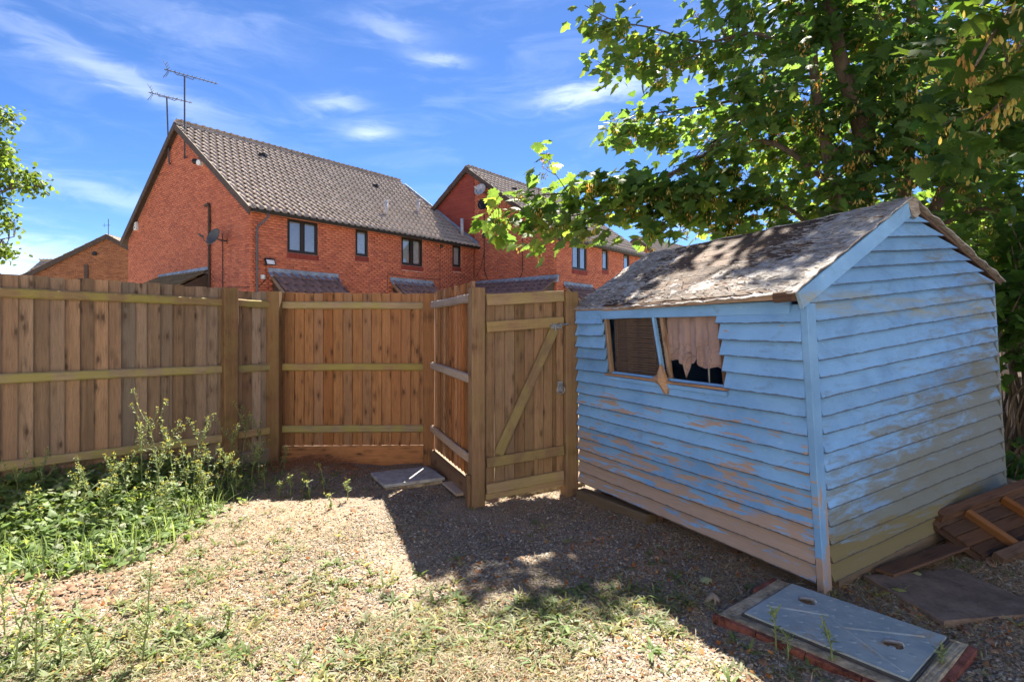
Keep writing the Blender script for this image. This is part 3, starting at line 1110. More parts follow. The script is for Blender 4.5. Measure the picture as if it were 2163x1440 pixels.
def house_one():
    h = thing('brick_house', HP(0, 0, 0), 'large red brick end-of-terrace house with long tiled roof and two aerials', 'house')
    ROOTINV[h.name] = Matrix.Translation(-HP(0, 0, 0))
    T1 = 9.44
    wins = [(1.13, 3.78, 2.17, 4.80), (3.57, 3.93, 4.09, 4.82), (5.55, 3.81, 6.58, 4.82), (8.17, 3.97, 8.66, 4.83)]
    SB = -9.4
    SR = SB / 2
    ZR = 8.32
    wall_panel('wall', M['mortar'], h, 0.02, T1, -.008, -.1, 5.02, wins)
    # gable core: pentagon prism
    t0, t1 = .008, .3
    MB().add([HP(t, s, z) for t in (t0, t1) for s, z in ((-.31, -.1), (-.31, 5.0), (SR, 8.2), (SB, 5.0), (SB, -.1))],
             [(0, 1, 2, 3, 4), (9, 8, 7, 6, 5), (0, 5, 6, 1), (1, 6, 7, 2), (2, 7, 8, 3), (3, 8, 9, 4), (4, 9, 5, 0)]).build('gable_wall', M['mortar'], h)
    MB().hexa([HP(.3, SB, -.1), HP(T1, SB, -.1), HP(T1, SB + .3, -.1), HP(.3, SB + .3, -.1), HP(.3, SB, 5), HP(T1, SB, 5), HP(T1, SB + .3, 5), HP(.3, SB + .3, 5)]).build('rear_wall', M['mortar'], h)
    Mf = hframe(0, 0, 0, HU, (0, 0, 1))
    bf = brick_list(T1, 2.1, lambda z: (0, T1) if z < 4.96 else None, [(a - .02 if 0 else a, b - .18, c, d) for a, b, c, d in wins])
    # gable bricks: x runs from the back corner to the front corner
    Mg = hframe(0, SB, 0, HV, (0, 0, 1))
    def prof(z):
        if z < 4.97:
            return (0, -SB)
        k = (z - 4.9) / (8.2 - 4.9) * (-SB / 2)
        return (k, -SB - k) if k < -SB / 2 - .15 else None
    bg = brick_list(-SB, 2.1, prof, [])
    lay_bricks(h, bf, Mf, M['brick'], 150, lambda b: b[0] + abs(b[1] - 3.4) * .3)
    lay_bricks(h, bg, Mg, M['brick'], 150, lambda b: (-SB - b[0]) + abs(b[1] - 3.6) * .3)
    for w_, (l_, dr) in zip(wins, ((2, 'blind'), (1, 'frost'), (2, 'curtain'), (1, 'frost'))):
        window(h, *w_, 0, l_, dr)
    ov = .30
    slope = (ZR - 5.06) / (-SR)
    roof = roof_pair(h, -.16, T1 + .02, ov, SR, 5.06 - slope * ov, ZR, SB - ov, 300,)
    gable_boards(h, -.17, ov + .02, SR, SB - ov, 5.06 - slope * ov, ZR)
    gutter(h, -.12, T1 - .05, ov + .05, 4.83)
    MB().hexa([HP(0, 0.01, 4.82), HP(T1, 0.01, 4.82), HP(T1, ov, 4.80), HP(0, ov, 4.80), HP(0, 0.01, 4.85), HP(T1, 0.01, 4.85), HP(T1, ov, 4.83), HP(0, ov, 4.83)]).build('soffit', M['barge'], h)
    MB().hexa([HP(-.15, 0.0, 4.72), HP(.0, 0.0, 4.72), HP(.0, SB, 4.72), HP(-.15, SB, 4.72), HP(-.15, 0.0, 4.75), HP(.0, 0.0, 4.75), HP(.0, SB, 4.75), HP(-.15, SB, 4.75)]) if 0 else None
    # swan-neck downpipe
    MB().tube([HP(.34, ov + .05, 4.78), HP(.34, ov + .05, 4.66), HP(.30, ov - .02, 4.58), HP(.18, .10, 4.42), HP(.16, .075, 4.34), HP(.16, .075, 1.0)], .036, 10).build('downpipe', M['pipe'], h, True)
    porch(h, .62, 2.80, 0, 3.10)
    porch(h, 5.12, 7.0, 0, 3.16)
    # lean-to on the gable side with mossy tiles
    def gp(s, t, z):
        return HP(t, s, z)
    MB().hexa([HP(-1.3, -6.4, 2.45), HP(-.0, -6.4, 2.45), HP(0, -2.5, 2.45), HP(-1.3, -2.5, 2.45), HP(-1.3, -6.4, 2.5), HP(0, -6.4, 3.24), HP(0, -2.5, 3.24), HP(-1.3, -2.5, 2.5)]).build('porch_roof', M['barge'], h)
    Ml = frame_matrix(HP(-1.35, -6.45, 2.50), HV, HV.cross(HU * 1.35 + Vector((0, 0, .78))))
    lay_tiles(h, Ml, 4.0, 1.55, M['mossy_tile'], 0, cover=.28)
    MB().hexa([HP(-.10, -6.42, 3.2), HP(-.012, -6.42, 3.2), HP(-.012, -2.48, 3.2), HP(-.10, -2.48, 3.2), HP(-.03, -6.42, 3.40), HP(-.012, -6.42, 3.40), HP(-.012, -2.48, 3.43), HP(-.03, -2.48, 3.43)]).build('lead_flashing', M['lead'], h)
    # roof fittings
    def on_roof(t, s):
        return HP(t, s, 5.06 - slope * s)
    for t, s in ((5.6, -.9), (7.9, -1.7)):
        p = on_roof(t, s)
        f = MB().tube([p, p + Vector((0, 0, .50))], .06, 12).build('flue_pipe', M['flue'], h, True)
        MB().tube([p + Vector((0, 0, .50)), p + Vector((0, 0, .53)), p + Vector((0, 0, .58))], [.08, .08, .05], 12).build('flue_cap', M['flue'], f)
    for t, s in ((2.3, -3.6), (7.0, -3.3)):
        p = on_roof(t, s) + Vector((0, 0, .09))
        MB().box(p, (.22, .22, .10)).build('roof_vent', M['black'], h)
    for t, z in ((7.54, 4.70),):
        MB().tube([HP(t, 0.0, z), HP(t, .05, z)], .075, 14).build('wall_vent', M['barge'], h)
    # cables on the wall
    MB().tube([HP(.46, .02, 3.30), HP(.46, .02, 2.95), HP(.36, .02, 2.80), HP(.2, .02, 2.66)], .009, 6).build('wall_cable', M['black'], h)
    MB().tube([HP(7.45, .02, 4.2), HP(7.45, .02, 2.5)], .009, 6).build('wall_cable', M['black'], h)
    MB().tube([HP(4.9, .02, 2.9), HP(4.9, .02, 3.42), HP(6, .02, 3.38), HP(7.45, .02, 3.40)], .008, 6).build('wall_cable', M['black'], h)
    MB().tube([HP(-.02, -.0, 2.66), HP(-.02, -1.2, 2.72), HP(-.02, -2.4, 2.70)], .009, 6).build('wall_cable', M['black'], h)
    # brown pipe with elbow on the gable
    MB().tube([HP(-.05, -2.75, 5.33), HP(-.06, -2.5, 5.36), HP(-.05, -2.45, 5.28), HP(-.05, -2.45, 1.5)], .04, 8).build('soil_pipe', M['barge'], h)
    cbl = MB().tube([HP(-.03, -1.62, 4.35), HP(-.03, -1.60, 4.0), HP(-.03, -1.60, 2.2)], .012, 6).build('gable_cable', M['black'], h)
    return h


def house_two():
    T0, T1, SF = 9.44, 16.65, 4.09
    h = thing('brick_house', HP(T0, SF, 0), 'further red brick house stepping forward, gable partly behind the maple branch', 'house')
    SR, SB = -.31, -4.7
    ZR = 8.20
    wins = [(10.5, 3.80, 11.62, 4.80), (12.84, 3.96, 13.37, 4.84), (14.75, 3.96, 15.34, 4.84)]
    wall_panel('wall', M['mortar'], h, T0 + .02, T1, SF - .008, -.1, 5.02, wins)
    t0, t1 = T0 + .008, T0 + .3
    MB().add([HP(t, s, z) for t in (t0, t1) for s, z in ((SF - .31, -.1), (SF - .31, 5.05), (SR, 8.1), (SB, 5.0), (SB, -.1))],
             [(0, 1, 2, 3, 4), (9, 8, 7, 6, 5), (0, 5, 6, 1), (1, 6, 7, 2), (2, 7, 8, 3), (3, 8, 9, 4), (4, 9, 5, 0)]).build('gable_wall', M['mortar'], h)
    MB().add([HP(t, s, z) for t in (T1 - .3, T1) for s, z in ((SF - .31, -.1), (SF - .31, 5.05), (SR, 8.1), (SB, 5.0), (SB, -.1))],
             [(0, 1, 2, 3, 4), (9, 8, 7, 6, 5), (0, 5, 6, 1), (1, 6, 7, 2), (2, 7, 8, 3), (3, 8, 9, 4), (4, 9, 5, 0)]).build('end_wall', M['brick_far'], h)
    bf = brick_list(T1 - T0, 2.5, lambda z: (0, T1 - T0) if z < 4.96 else None, [(a - T0, b - .18, c - T0, d) for a, b, c, d in wins])
    lay_bricks(h, bf, hframe(T0, SF, 0, HU, (0, 0, 1)), M['brick'], 0, lambda b: 0)
    slope = (ZR - 5.06) / (SF - SR)
    def prof(z):
        hi = SF if z < 4.97 else SF - (z - 4.9) / (8.1 - 4.9) * (SF - SR)
        return (0.02, hi) if hi > .1 else None
    bg = brick_list(SF, 2.5, prof, [])
    lay_bricks(h, bg, hframe(T0, 0, 0, HV, (0, 0, 1)), M['brick'], 0, lambda b: 0)
    # hung tiles / red boarding above the neighbour's roof
    z = 4.6
    while z < 7.9:
        lo = SB + .3 if z < 5 else SR - (8.05 - z) / (8.05 - 5.0) * (SR - SB)
        hi = .015 if z < 7.75 else SR + (8.05 - z)
        if hi - lo > .1:
            MB().hexa([HP(T0 - .03, lo, z), HP(T0 + .005, lo, z), HP(T0 + .005, hi, z), HP(T0 - .03, hi, z),
                       HP(T0 - .012, lo, z + .15), HP(T0 + .005, lo, z + .15), HP(T0 + .005, hi, z + .15), HP(T0 - .012, hi, z + .15)]).build('cladding_board', M['hung_tile'], h)
        z += .13
    for w_, (l_, dr) in zip(wins, ((2, 'frost'), (1, 'frost'), (1, 'frost'))):
        window(h, *w_, SF, l_, dr)
    ov = .30
    roof_pair(h, T0 - .16, T1 + .16, SF + ov, SR, 5.06 - slope * ov, ZR, SB - ov, 300)
    gable_boards(h, T0 - .17, SF + ov + .02, SR, SB - ov, 5.06 - slope * ov, ZR)
    gutter(h, T0 - .1, T1, SF + ov + .05, 4.83)
    MB().hexa([HP(T0, SF + .01, 4.82), HP(T1, SF + .01, 4.82), HP(T1, SF + ov, 4.80), HP(T0, SF + ov, 4.80), HP(T0, SF + .01, 4.85), HP(T1, SF + .01, 4.85), HP(T1, SF + ov, 4.83), HP(T0, SF + ov, 4.83)]).build('soffit', M['barge'], h)
    porch(h, 10.0, 11.95, SF, 3.12)
    # long lean-to across the foot of the gable
    MB().hexa([HP(T0 - 1.3, .1, 2.55), HP(T0, .1, 2.55), HP(T0, 4.0, 2.55), HP(T0 - 1.3, 4.0, 2.55), HP(T0 - 1.3, .1, 2.6), HP(T0, .1, 3.30), HP(T0, 4.0, 3.30), HP(T0 - 1.3, 4.0, 2.6)]).build('porch_roof', M['barge'], h)
    Ml = frame_matrix(HP(T0 - 1.35, .0, 2.60), HV, HV.cross(HU * 1.35 + Vector((0, 0, .74))))
    lay_tiles(h, Ml, 4.15, 1.54, M['porch_tile'], 0, cover=.28)
    MB().hexa([HP(T0 - .14, .0, 3.22), HP(T0 - .012, .0, 3.22), HP(T0 - .012, 4.2, 3.22), HP(T0 - .14, 4.2, 3.22), HP(T0 - .03, .0, 3.46), HP(T0 - .012, .0, 3.46), HP(T0 - .012, 4.2, 3.50), HP(T0 - .03, 4.2, 3.50)]).build('lead_flashing', M['lead'], h)
    # stepped lead where the neighbour's roof meets this gable, and the gutter-end lead
    fl = MB()
    for i in range(15):
        s = .25 - i * .3
        zz = 5.06 + .694 * (-s)
        fl.hexa([HP(T0 - .05, s, zz + .02), HP(T0 - .013, s, zz + .02), HP(T0 - .013, s - .3, zz + .23), HP(T0 - .05, s - .3, zz + .23),
                 HP(T0 - .03, s, zz + .17), HP(T0 - .013, s, zz + .17), HP(T0 - .013, s - .3, zz + .38), HP(T0 - .03, s - .3, zz + .38)])
    fl.build('step_flashing', M['lead'], h)
    MB().tube([HP(T0 - .03, .58, 6.2), HP(T0 - .03, .58, 3.9), HP(T0 - .03, .75, 3.5)], .014, 6).build('wall_cable', M['black'], h)
    MB().tube([HP(T0 - .03, 2.54, 6.0), HP(T0 - .03, 2.54, 3.7), HP(T0 - .03, 2.4, 3.45)], .014, 6).build('wall_cable', M['black'], h)
    MB().tube([HP(T0 - .03, .58, 4.6), HP(T0 - .03, .4, 4.0), HP(T0 - .03, .1, 3.6)], .010, 6).build('wall_cable', M['black'], h)
    MB().box(HP(T0 - .05, .58, 5.3), (.12, .12, .16)).build('junction_box', M['black'], h)
    for t, s in ((12.6, SF - .6), (12.9, SF - .6)):
        p = HP(t, s, 5.06 + slope * (SF - s))
        MB().tube([p, p + Vector((0, 0, .55))], .075, 12).build('flue_pipe', M['flue'], h, True)
    p = HP(T0 - .35, -.35, 5.3)
    MB().tube([p, p + Vector((0, 0, .75))], .07, 12).build('flue_pipe', M['flue'], h, True)
    MB().box(HP(11.0, SR + 1.2, 5.06 + slope * (SF - SR - 1.2) + .09), (.22, .22, .1)).build('roof_vent', M['black'], h)
    return h


def gable_house(name, label, c, span, zeave, zapex, depth, face, n_bricks=True, roofmat='tile'):
    """A house seen gable-on: c is the foot of the gable centre, face the outward direction."""
    f = Vector((face[0], face[1], 0)).normalized()
    a = Vector((-f.y, f.x, 0))
    c = Vector(c)
    h = thing(name, c, label, 'house')
    def P(x, d, z):
        return c + a * x - f * d + Vector((0, 0, z))
    hs = span / 2
    pent = [(-hs, -.1), (-hs, zeave), (0, zapex - .1), (hs, zeave), (hs, -.1)]
    MB().add([P(x, d, z) for d in (.01, depth) for x, z in pent],
             [(0, 1, 2, 3, 4), (9, 8, 7, 6, 5), (0, 5, 6, 1), (1, 6, 7, 2), (2, 7, 8, 3), (3, 8, 9, 4), (4, 9, 5, 0)]).build('wall', M['mortar_far'], h)
    def prof(z):
        if z < zeave:
            return (0, span)
        k = (z - zeave) / (zapex - .1 - zeave) * hs
        return (k, span - k) if k < hs - .2 else None
    lay_bricks(h, brick_list(span, 3.0, prof, []), frame_matrix(P(-hs, 0, 0), a, (0, 0, 1)), M['brick_far'], 0, lambda b: 0)
    for sg in (-1, 1):
        ex = -f if sg > 0 else f
        o0 = P(sg * (hs + .3), -.15 if sg > 0 else depth, zeave - .3 * (zapex - zeave) / hs)
        up = P(0, 0, zapex) - P(sg * hs, 0, zeave)
        MB().hexa([P(sg * (hs + .3), -.15, zeave - .3), P(sg * (hs + .3), depth, zeave - .3), P(0, depth, zapex - .1), P(0, -.15, zapex - .1),
                   P(sg * (hs + .3), -.15, zeave - .2), P(sg * (hs + .3), depth, zeave - .2), P(0, depth, zapex), P(0, -.15, zapex)]).build('roof_slope', M['barge'], h)
        lay_tiles(h, frame_matrix(o0, ex, ex.cross(up)), depth + .15, up.length * (hs + .3) / hs, M[roofmat], 0)
        MB().hexa([P(sg * (hs + .3), -.19, zeave - .5), P(sg * (hs + .3), -.15, zeave - .5), P(0, -.15, zapex - .24), P(0, -.19, zapex - .24),
                   P(sg * (hs + .3), -.19, zeave - .16), P(sg * (hs + .3), -.15, zeave - .16), P(0, -.15, zapex + .06), P(0, -.19, zapex + .06)]).build('barge_board', M['barge'], h)
    return h, P


def aerial(base, top, boom_a, boom_b, label, cross=False):
    root = thing('television_aerial', base, label, 'aerial', 'aerials on the house gable')
    MB().tube([base, top], .025, 8).build('mast', M['steel_dark'], root)
    for k in (.02, .25):
        p = Vector(base).lerp(Vector(top), k)
        MB().tube([p, p + HU * .25], .02, 6).tube([p + HU * .25 - Vector((0, 0, .22)), p + HU * .25 + Vector((0, 0, .22))], .018, 6).build('wall_bracket', M['steel_dark'], root)
    MB().tube([boom_a, boom_b], .016, 6).build('boom', M['steel_dark'], root)
    boom = Vector(boom_b) - Vector(boom_a)
    L = boom.length
    d = boom.normalized()
    c = d.cross(Vector((0, 0, 1))).normalized()
    n = int(L / .12)
    for i in range(n):
        p = Vector(boom_a) + d * (L * (i + .5) / n)
        q = c * .09 + Vector((0, 0, .015))
        MB().tube([p - q, p + q], .007, 5).build('director', M['steel_dark'], root)
    # reflector and cradle
    for sg in (-1, 1):
        q = Vector(boom_a) + d * .12
        for k in range(3):
            e = q - d * (.03 * k) + Vector((0, 0, sg * (.06 + .07 * k)))
            MB().tube([e - c * .12, e + c * .12], .007, 5).build('reflector_rod', M['steel_dark'], root)
        MB().tube([q, q - d * .15 + Vector((0, 0, sg * .28))], .009, 5).build('reflector_arm', M['steel_dark'], root)
    t = Vector(top)
    MB().tube([t + d * -.28 + Vector((0, 0, .09)), t + d * -.24 - Vector((0, 0, .02)), t, t + d * .24 - Vector((0, 0, .04)), t + d * .3 + Vector((0, 0, .06))], .013, 6).build('cradle', M['steel_dark'], root)
    return root


house_one()
house_two()
# pale-brick gable house far left and the tiled roof beside it
hx, HPf = gable_house('brick_house', 'distant orange brown brick house with shallow gable above the left fence', (-24.9, 35.0, 0), 11.5, 4.2, 7.28, 12, (.12, -1))
m_ = at(229, 497, 34.8)
MB().tube([m_ - Vector((0, 0, .3)), m_ + Vector((0, 0, 1.0))], .02, 6).tube([m_ + Vector((-.35, 0, .6)), m_ + Vector((.1, 0, .62))], .012, 5).tube([m_ + Vector((-.25, 0, .5)), m_ + Vector((-.25, 0, .75))], .01, 5).build('aerial_mast', M['steel_dark'], hx)
p_ = at(201, 536, 34.9)
MB().tube([p_, p_ + Vector((0, -.12, 0))], .12, 10).build('wall_vent', M['black'], hx)
p_ = at(183, 575, 34.85)
MB().box(p_, (.22, .12, .9)).build('wall_flue', M['barge'], hx)
gable_house('brick_house', 'small tiled roof peeping over the fence left of the distant gable', (-35.6, 46, 0), 5, 5.0, 7.0, 2.6, (1, 0))
gable_house('brick_house', 'sliver of orange brick gable and roof beyond the terrace by the maple', (9.2, 42, 0), 8, 5.2, 8.3, 12, (-.7, -.7))

def bounce_house():
    """Unseen house added behind the viewpoint; its sunlit wall bounces light into the garden."""
    m = M['render']
    h = thing('added_bounce_house', (0, -5.2, 0), 'unseen cream rendered house added behind the viewpoint to bounce light', 'house')
    y0, y1 = -5.6, -5.2
    wins = [(-5.5, .9, -3.7, 2.1), (-1.2, .0, .8, 2.1), (2.6, .9, 4.4, 2.1), (-5.2, 3.5, -3.8, 4.6), (-.9, 3.5, .5, 4.6), (2.8, 3.5, 4.2, 4.6)]
    xs = sorted({-8.5, 7.5, *[q[0] for q in wins], *[q[2] for q in wins]})
    for a, b in zip(xs[:-1], xs[1:]):
        for p, q in cut_spans(-.1, 5.2, [(k[1], k[3]) for k in wins if k[0] < (a + b) / 2 < k[2]]):
            MB().box(((a + b) / 2, (y0 + y1) / 2, (p + q) / 2), (b - a, y1 - y0, q - p)).build('wall', m, h)
    for a, p, b, q in wins:
        f = MB()
        for c, sz in ((((a + b) / 2, -5.3, q - .03), (b - a, .06, .06)), (((a + b) / 2, -5.3, p + .03), (b - a, .06, .06)), ((a + .03, -5.3, (p + q) / 2), (.06, .06, q - p - .12)), ((b - .03, -5.3, (p + q) / 2), (.06, .06, q - p - .12)), (((a + b) / 2, -5.3, (p + q) / 2), (.06, .06, q - p - .12))):
            f.box(c, sz)
        w_ = f.build('window', M['white'], h)
        mesh_obj('pane', new_mesh('pane', [(a, -5.32, p), (b, -5.32, p), (b, -5.32, q), (a, -5.32, q)], [(0, 1, 2, 3)]), M['glass'], w_)
        mesh_obj('room_backing', new_mesh('room_backing', [(a, -5.58, p), (b, -5.58, p), (b, -5.58, q), (a, -5.58, q)], [(0, 1, 2, 3)]), M['room'], w_)
    MB().hexa([(-8.8, -4.85, 5.0), (7.8, -4.85, 5.0), (7.8, -9.5, 8.2), (-8.8, -9.5, 8.2), (-8.8, -4.85, 5.15), (7.8, -4.85, 5.15), (7.8, -9.5, 8.35), (-8.8, -9.5, 8.35)]).build('roof', M['porch_tile'], h)
    MB().hexa([(-8.8, -14, 5.0), (7.8, -14, 5.0), (7.8, -9.5, 8.2), (-8.8, -9.5, 8.2), (-8.8, -14, 5.15), (7.8, -14, 5.15), (7.8, -9.5, 8.35), (-8.8, -9.5, 8.35)]).build('roof', M['porch_tile'], h)
    for x in (-8.5, 7.2):
        MB().box((x + .15, -9.6, 2.5), (.3, 8, 5.2)).build('wall', m, h)


M['render'] = plain('added bounce house cream render', (.78, .74, .66), .9, 0, .06, 3)  # pale wall of the added house, bounces sunlight into the shade
bounce_house()
aerial(Vector((-10.72, 18.6, 7.06)), Vector((-10.72, 18.6, 9.75)), Vector((-11.14, 18.2, 9.80)), Vector((-10.0, 19.29, 9.80)), 'taller dark television aerial on the brick gable, nearer the roof peak')
aerial(Vector((-11.71, 19.4, 7.1)), Vector((-11.79, 19.4, 9.38)), Vector((-12.28, 19.2, 9.48)), Vector((-11.3, 20.05, 9.46)), 'shorter grey television aerial on the gable, left of the tall one')
satellite_dish(0, -1.35, 4.15, M['dish'], 'dark grey satellite dish beside the brown pipe on the near gable', .26)
satellite_dish(9.44, .68, 7.05, M['dish_pale'], 'pale satellite dish, upper of two on the far gable', .26)
satellite_dish(9.44, .88, 6.45, M['black'], 'black satellite dish, lower of two beside the maple tip', .28)


def flood_light():
    r = thing('flood_light', HP(.44, 0, 3.38), 'small black floodlight with pale lens beside the downpipe', 'floodlight')
    c = HP(.50, .17, 3.42)
    fm = frame_matrix(c, HU, (-.3, .35, .9)).to_3x3()
    MB().box(c, (.30, .05, .20), fm).build('casing', M['black'], r)
    MB().box(c - Vector(HV) * -.03 + Vector((0, 0, -.012)), (.24, .012, .14), fm).build('lens', M['white'], r)
    MB().tube([HP(.44, .0, 3.33), HP(.44, .10, 3.33), HP(.46, .14, 3.40)], .016, 6).build('bracket', M['black'], r)
    MB().box(HP(.36, .03, 2.98), (.10, .10, .12)).build('switch_box', M['white'], r)


flood_light()
al = thing('alarm_box', HP(-.02, -8.5, 5.35), 'white alarm box under the eaves at the gable edge', 'alarm box')
MB().hexa([HP(-.09, -8.62, 5.20), HP(-.005, -8.62, 5.20), HP(-.005, -8.38, 5.20), HP(-.09, -8.38, 5.20), HP(-.07, -8.60, 5.5), HP(-.005, -8.60, 5.5), HP(-.005, -8.40, 5.5), HP(-.07, -8.40, 5.5)]).build('casing', M['white'], al)
MB().box(HP(-.1, -8.5, 5.28), (.05, .05, .05)).build('strobe', M['dish_pale'], al)
sl = thing('security_light', HP(-.02, -3.15, 6.75), 'white security lamp high on the near gable', 'lamp')
MB().tube([HP(-.02, -3.0, 6.72), HP(-.16, -2.95, 6.70)], [.10, .085], 12).build('lamp_head', M['white'], sl)
MB().tube([HP(-.0, -3.1, 6.78), HP(-.12, -3.35, 6.82)], [.05, .09], 10).build('sensor', M['black'], sl)

# ------------------------------------------------------------------ fences
UP = Vector((0, 0, 1))


def feather_mesh(L, wdt, thick=.022, thin=.004):
    """Feather-edge board: local x up the board, y outwards, z across."""
    key = ('feather', round(L, 3), round(wdt, 3))
    if key in MESHES:
        return MESHES[key]
    V, F = [], []
    seg = 3
    for i in range(seg + 1):
        x = L * i / seg
        j = random.uniform(-.002, .002)
        V += [(x, 0 + j, 0), (x, thin + j, 0), (x, thick + j, wdt), (x, 0 + j, wdt)]
    for i in range(seg):
        for k in range(4):
            F.append((i * 4 + k, (i + 1) * 4 + k, (i + 1) * 4 + (k + 1) % 4, i * 4 + (k + 1) % 4))
    F += [(3, 2, 1, 0), tuple(seg * 4 + k for k in range(4))]
    me = new_mesh('board', V, F)
    MESHES[key] = me
    return me


def fence_run(root, P0, P1, nrm, ztop0, ztop1, mat, rail_mat, rails, zbot=.03, pitch=.1, rail_d=.038, rail_w=.078, gravel=None, lean=.004, rail_ends=(0, 0)):
    """Boards P0->P1 (ground line of the rails' face towards nrm), rails on the nrm side."""
    P0, P1, nrm = Vector(P0), Vector(P1), Vector(nrm).normalized()
    d = (P1 - P0)
    L = d.length
    d.normalize()
    n = max(1, round(L / pitch))
    w = L / n
    for i in range(n):
        f = (i + .5) / n
        zt = ztop0 + (ztop1 - ztop0) * f + random.uniform(-.006, .006)
        me = feather_mesh(round((zt - zbot) / .006) * .006, w + .014)
        if len(me.materials) == 0:
            me.materials.append(mat)
        elif me.materials[0] != mat:
            me = me.copy()
            me.materials[0] = mat
        o = bpy.data.objects.new('fence_board', me)
        base = P0 + d * (w * i) + UP * zbot - nrm * .018
        ex = (UP + d * random.uniform(-lean, lean)).normalized()
        # local z across = d, local y = ez x ex ; want y towards nrm
        Mx = frame_matrix(base, ex, d)
        if Mx.col[1].to_3d().dot(nrm) < 0:
            Mx = frame_matrix(base + d * w, ex, -d)
        link(o, root)
        o.matrix_basis = Mx
    for zr0, zr1 in rails:
        a = P0 + d * rail_ends[0] + nrm * (rail_d / 2 + .001) + UP * zr0
        b = P1 - d * rail_ends[1] + nrm * (rail_d / 2 + .001) + UP * zr1
        beam('rail', root, a, b, rail_w, rail_d, UP, rail_mat, ch=.012, seg=6, wob=.003)
    if gravel:
        a = P0 + nrm * .018 + UP * (gravel[0] + gravel[1]) / 2
        b = P1 + nrm * .018 + UP * (gravel[0] + gravel[1]) / 2
        beam('gravel_board', root, a, b, gravel[1] - gravel[0], .03, UP, mat, ch=.004, seg=4, wob=.002)


def post(root, x, y, zt, w, d, nrm, mat=None):
    return beam('post', root, (x, y, -.25), (x, y, zt), d, w, Vector(nrm), mat or M['post'], ch=.008, seg=6, wob=.002)


dA = Vector((.675, .738, 0)).normalized()
nA = Vector((.738, -.675, 0)).normalized()
PA1 = Vector((-2.86, 5.68, 0))
PA0 = PA1 - dA * 5.4
fa = thing('fence', PA0, 'long weathered brown close-board fence along the left behind the weeds', 'fence')
fence_run(fa, PA0, PA1, nA, 1.94, 1.868, M['fence_grey'], M['rail'], [(1.79, 1.725), (1.10, 1.06), (.40, .38)])
post(fa, -2.815, 5.66, 1.868, .135, .11, nA)
for k in (2.7, 5.2):
    q = PA1 - dA * k
    post(fa, q.x, q.y, 1.9, .135, .11, nA)

PB0 = Vector((-2.50, 6.19, 0))
fs = thing('fence', (-2.7, 5.9, 0), 'narrow grey brown fence infill between the two close posts', 'fence')
dS = (PB0 + Vector((-.03, -.06, 0)) - PA1).normalized()
nS = Vector((dS.y, -dS.x, 0))
fence_run(fs, PA1 + dS * .05, PB0 + Vector((-.05, -.03, 0)), nS, 1.85, 1.86, M['fence_grey'], M['rail'], [(1.725, 1.725), (1.055, 1.055), (.385, .38)], gravel=(.03, .2))

dB = Vector((1, .03, 0)).normalized()
nB = Vector((.03, -1, 0)).normalized()
PB1 = Vector((-.92, 6.24, 0))
fb = thing('fence', PB0, 'orange brown close-board fence panel facing the camera beside the gate corner', 'fence')
fence_run(fb, PB0 - dB * .1, PB1, nB, 1.858, 1.85, M['fence_orange'], M['rail'], [(1.722, 1.715), (1.05, 1.048), (.378, .375)], zbot=.19, gravel=(-.06, .19), pitch=.102)
post(fb, -2.555, 6.10, 1.862, .135, .11, nB)
post(fb, -.895, 6.15, 1.845, .12, .11, nB, M['fence_orange'])

PC0 = Vector((-.845, 6.10, 0))
PC1 = Vector((-.335, 4.80, 0))
dC = (PC1 - PC0).normalized()
nC = Vector((dC.y, -dC.x, 0))
if nC.x > 0:
    nC = -nC
fc = thing('fence', PC0, 'short side-on fence return with silvered rails joining the gate post', 'fence')
fence_run(fc, PC0 + dC * .02, PC1, nC, 1.86, 1.86, M['fence_orange'], M['rail_grey'], [(1.715, 1.72), (1.075, 1.04), (.40, .36)], zbot=.19, gravel=(-.06, .175), pitch=.105, lean=.008)

# ------------------------------------------------------------------ gate
dG = Vector((.925, .379, 0)).normalized()
nG = Vector((.379, -.925, 0)).normalized()
PGL = Vector((-.295, 4.745, 0))
PGR = Vector((.512, 5.075, 0))
g = thing('garden_gate', PGL, 'brown ledged and braced timber gate between two posts beside the blue shed', 'gate')
beam('gate_post', g, PGL - UP * .3, PGL + UP * 1.80, .115, .115, nG, M['post'], ch=.008, seg=6, wob=.002)
beam('gate_post', g, PGR - UP * .3, PGR + UP * 1.79, .12, .125, nG, M['post'], ch=.008, seg=6, wob=.002)
G0 = PGL + dG * .068
GL = (PGR - PGL).length - .068 - .078
nb = 8


def gp(x, z, off):
    return G0 + dG * x + UP * (z + .05 * (x / GL)) + nG * off


for i in range(nb):
    w = GL / nb
    z0 = .09
    zt = 1.755 + random.uniform(-.004, .004)
    beam('gate_board', g, gp((i + .5) * w, z0, .0), gp((i + .5) * w, zt, .0), w - .004, .018, dG, M['gate'], ch=.003, seg=3, wob=.001)
for x in (.032, GL - .032):
    beam('stile', g, gp(x, .09, .021), gp(x, 1.735, .021), .064, .02, dG, M['gate'], ch=.003)
for z, w in ((1.70, .095), (1.475, .088), (.345, .085), (.125, .085)):
    beam('ledge', g, gp(.004, z, .044), gp(GL - .004, z, .044), w, .024, UP, M['gate_rail'], ch=.004)
beam('kick_board', g, gp(.0, .06, .02), gp(GL, .055, .02), .055, .03, UP, M['gate_rail'], ch=.003)
beam('brace', g, gp(.11, .40, .043), gp(GL - .09, 1.42, .043), .085, .022, nG.cross(Vector((dG.x, dG.y, 1.6))), M['gate_rail'], ch=.004)
beam('side_batten', g, PGL - dG * .075 + UP * -.1, PGL - dG * .075 + UP * .25, .03, .06, dG, M['gate'], ch=.003)
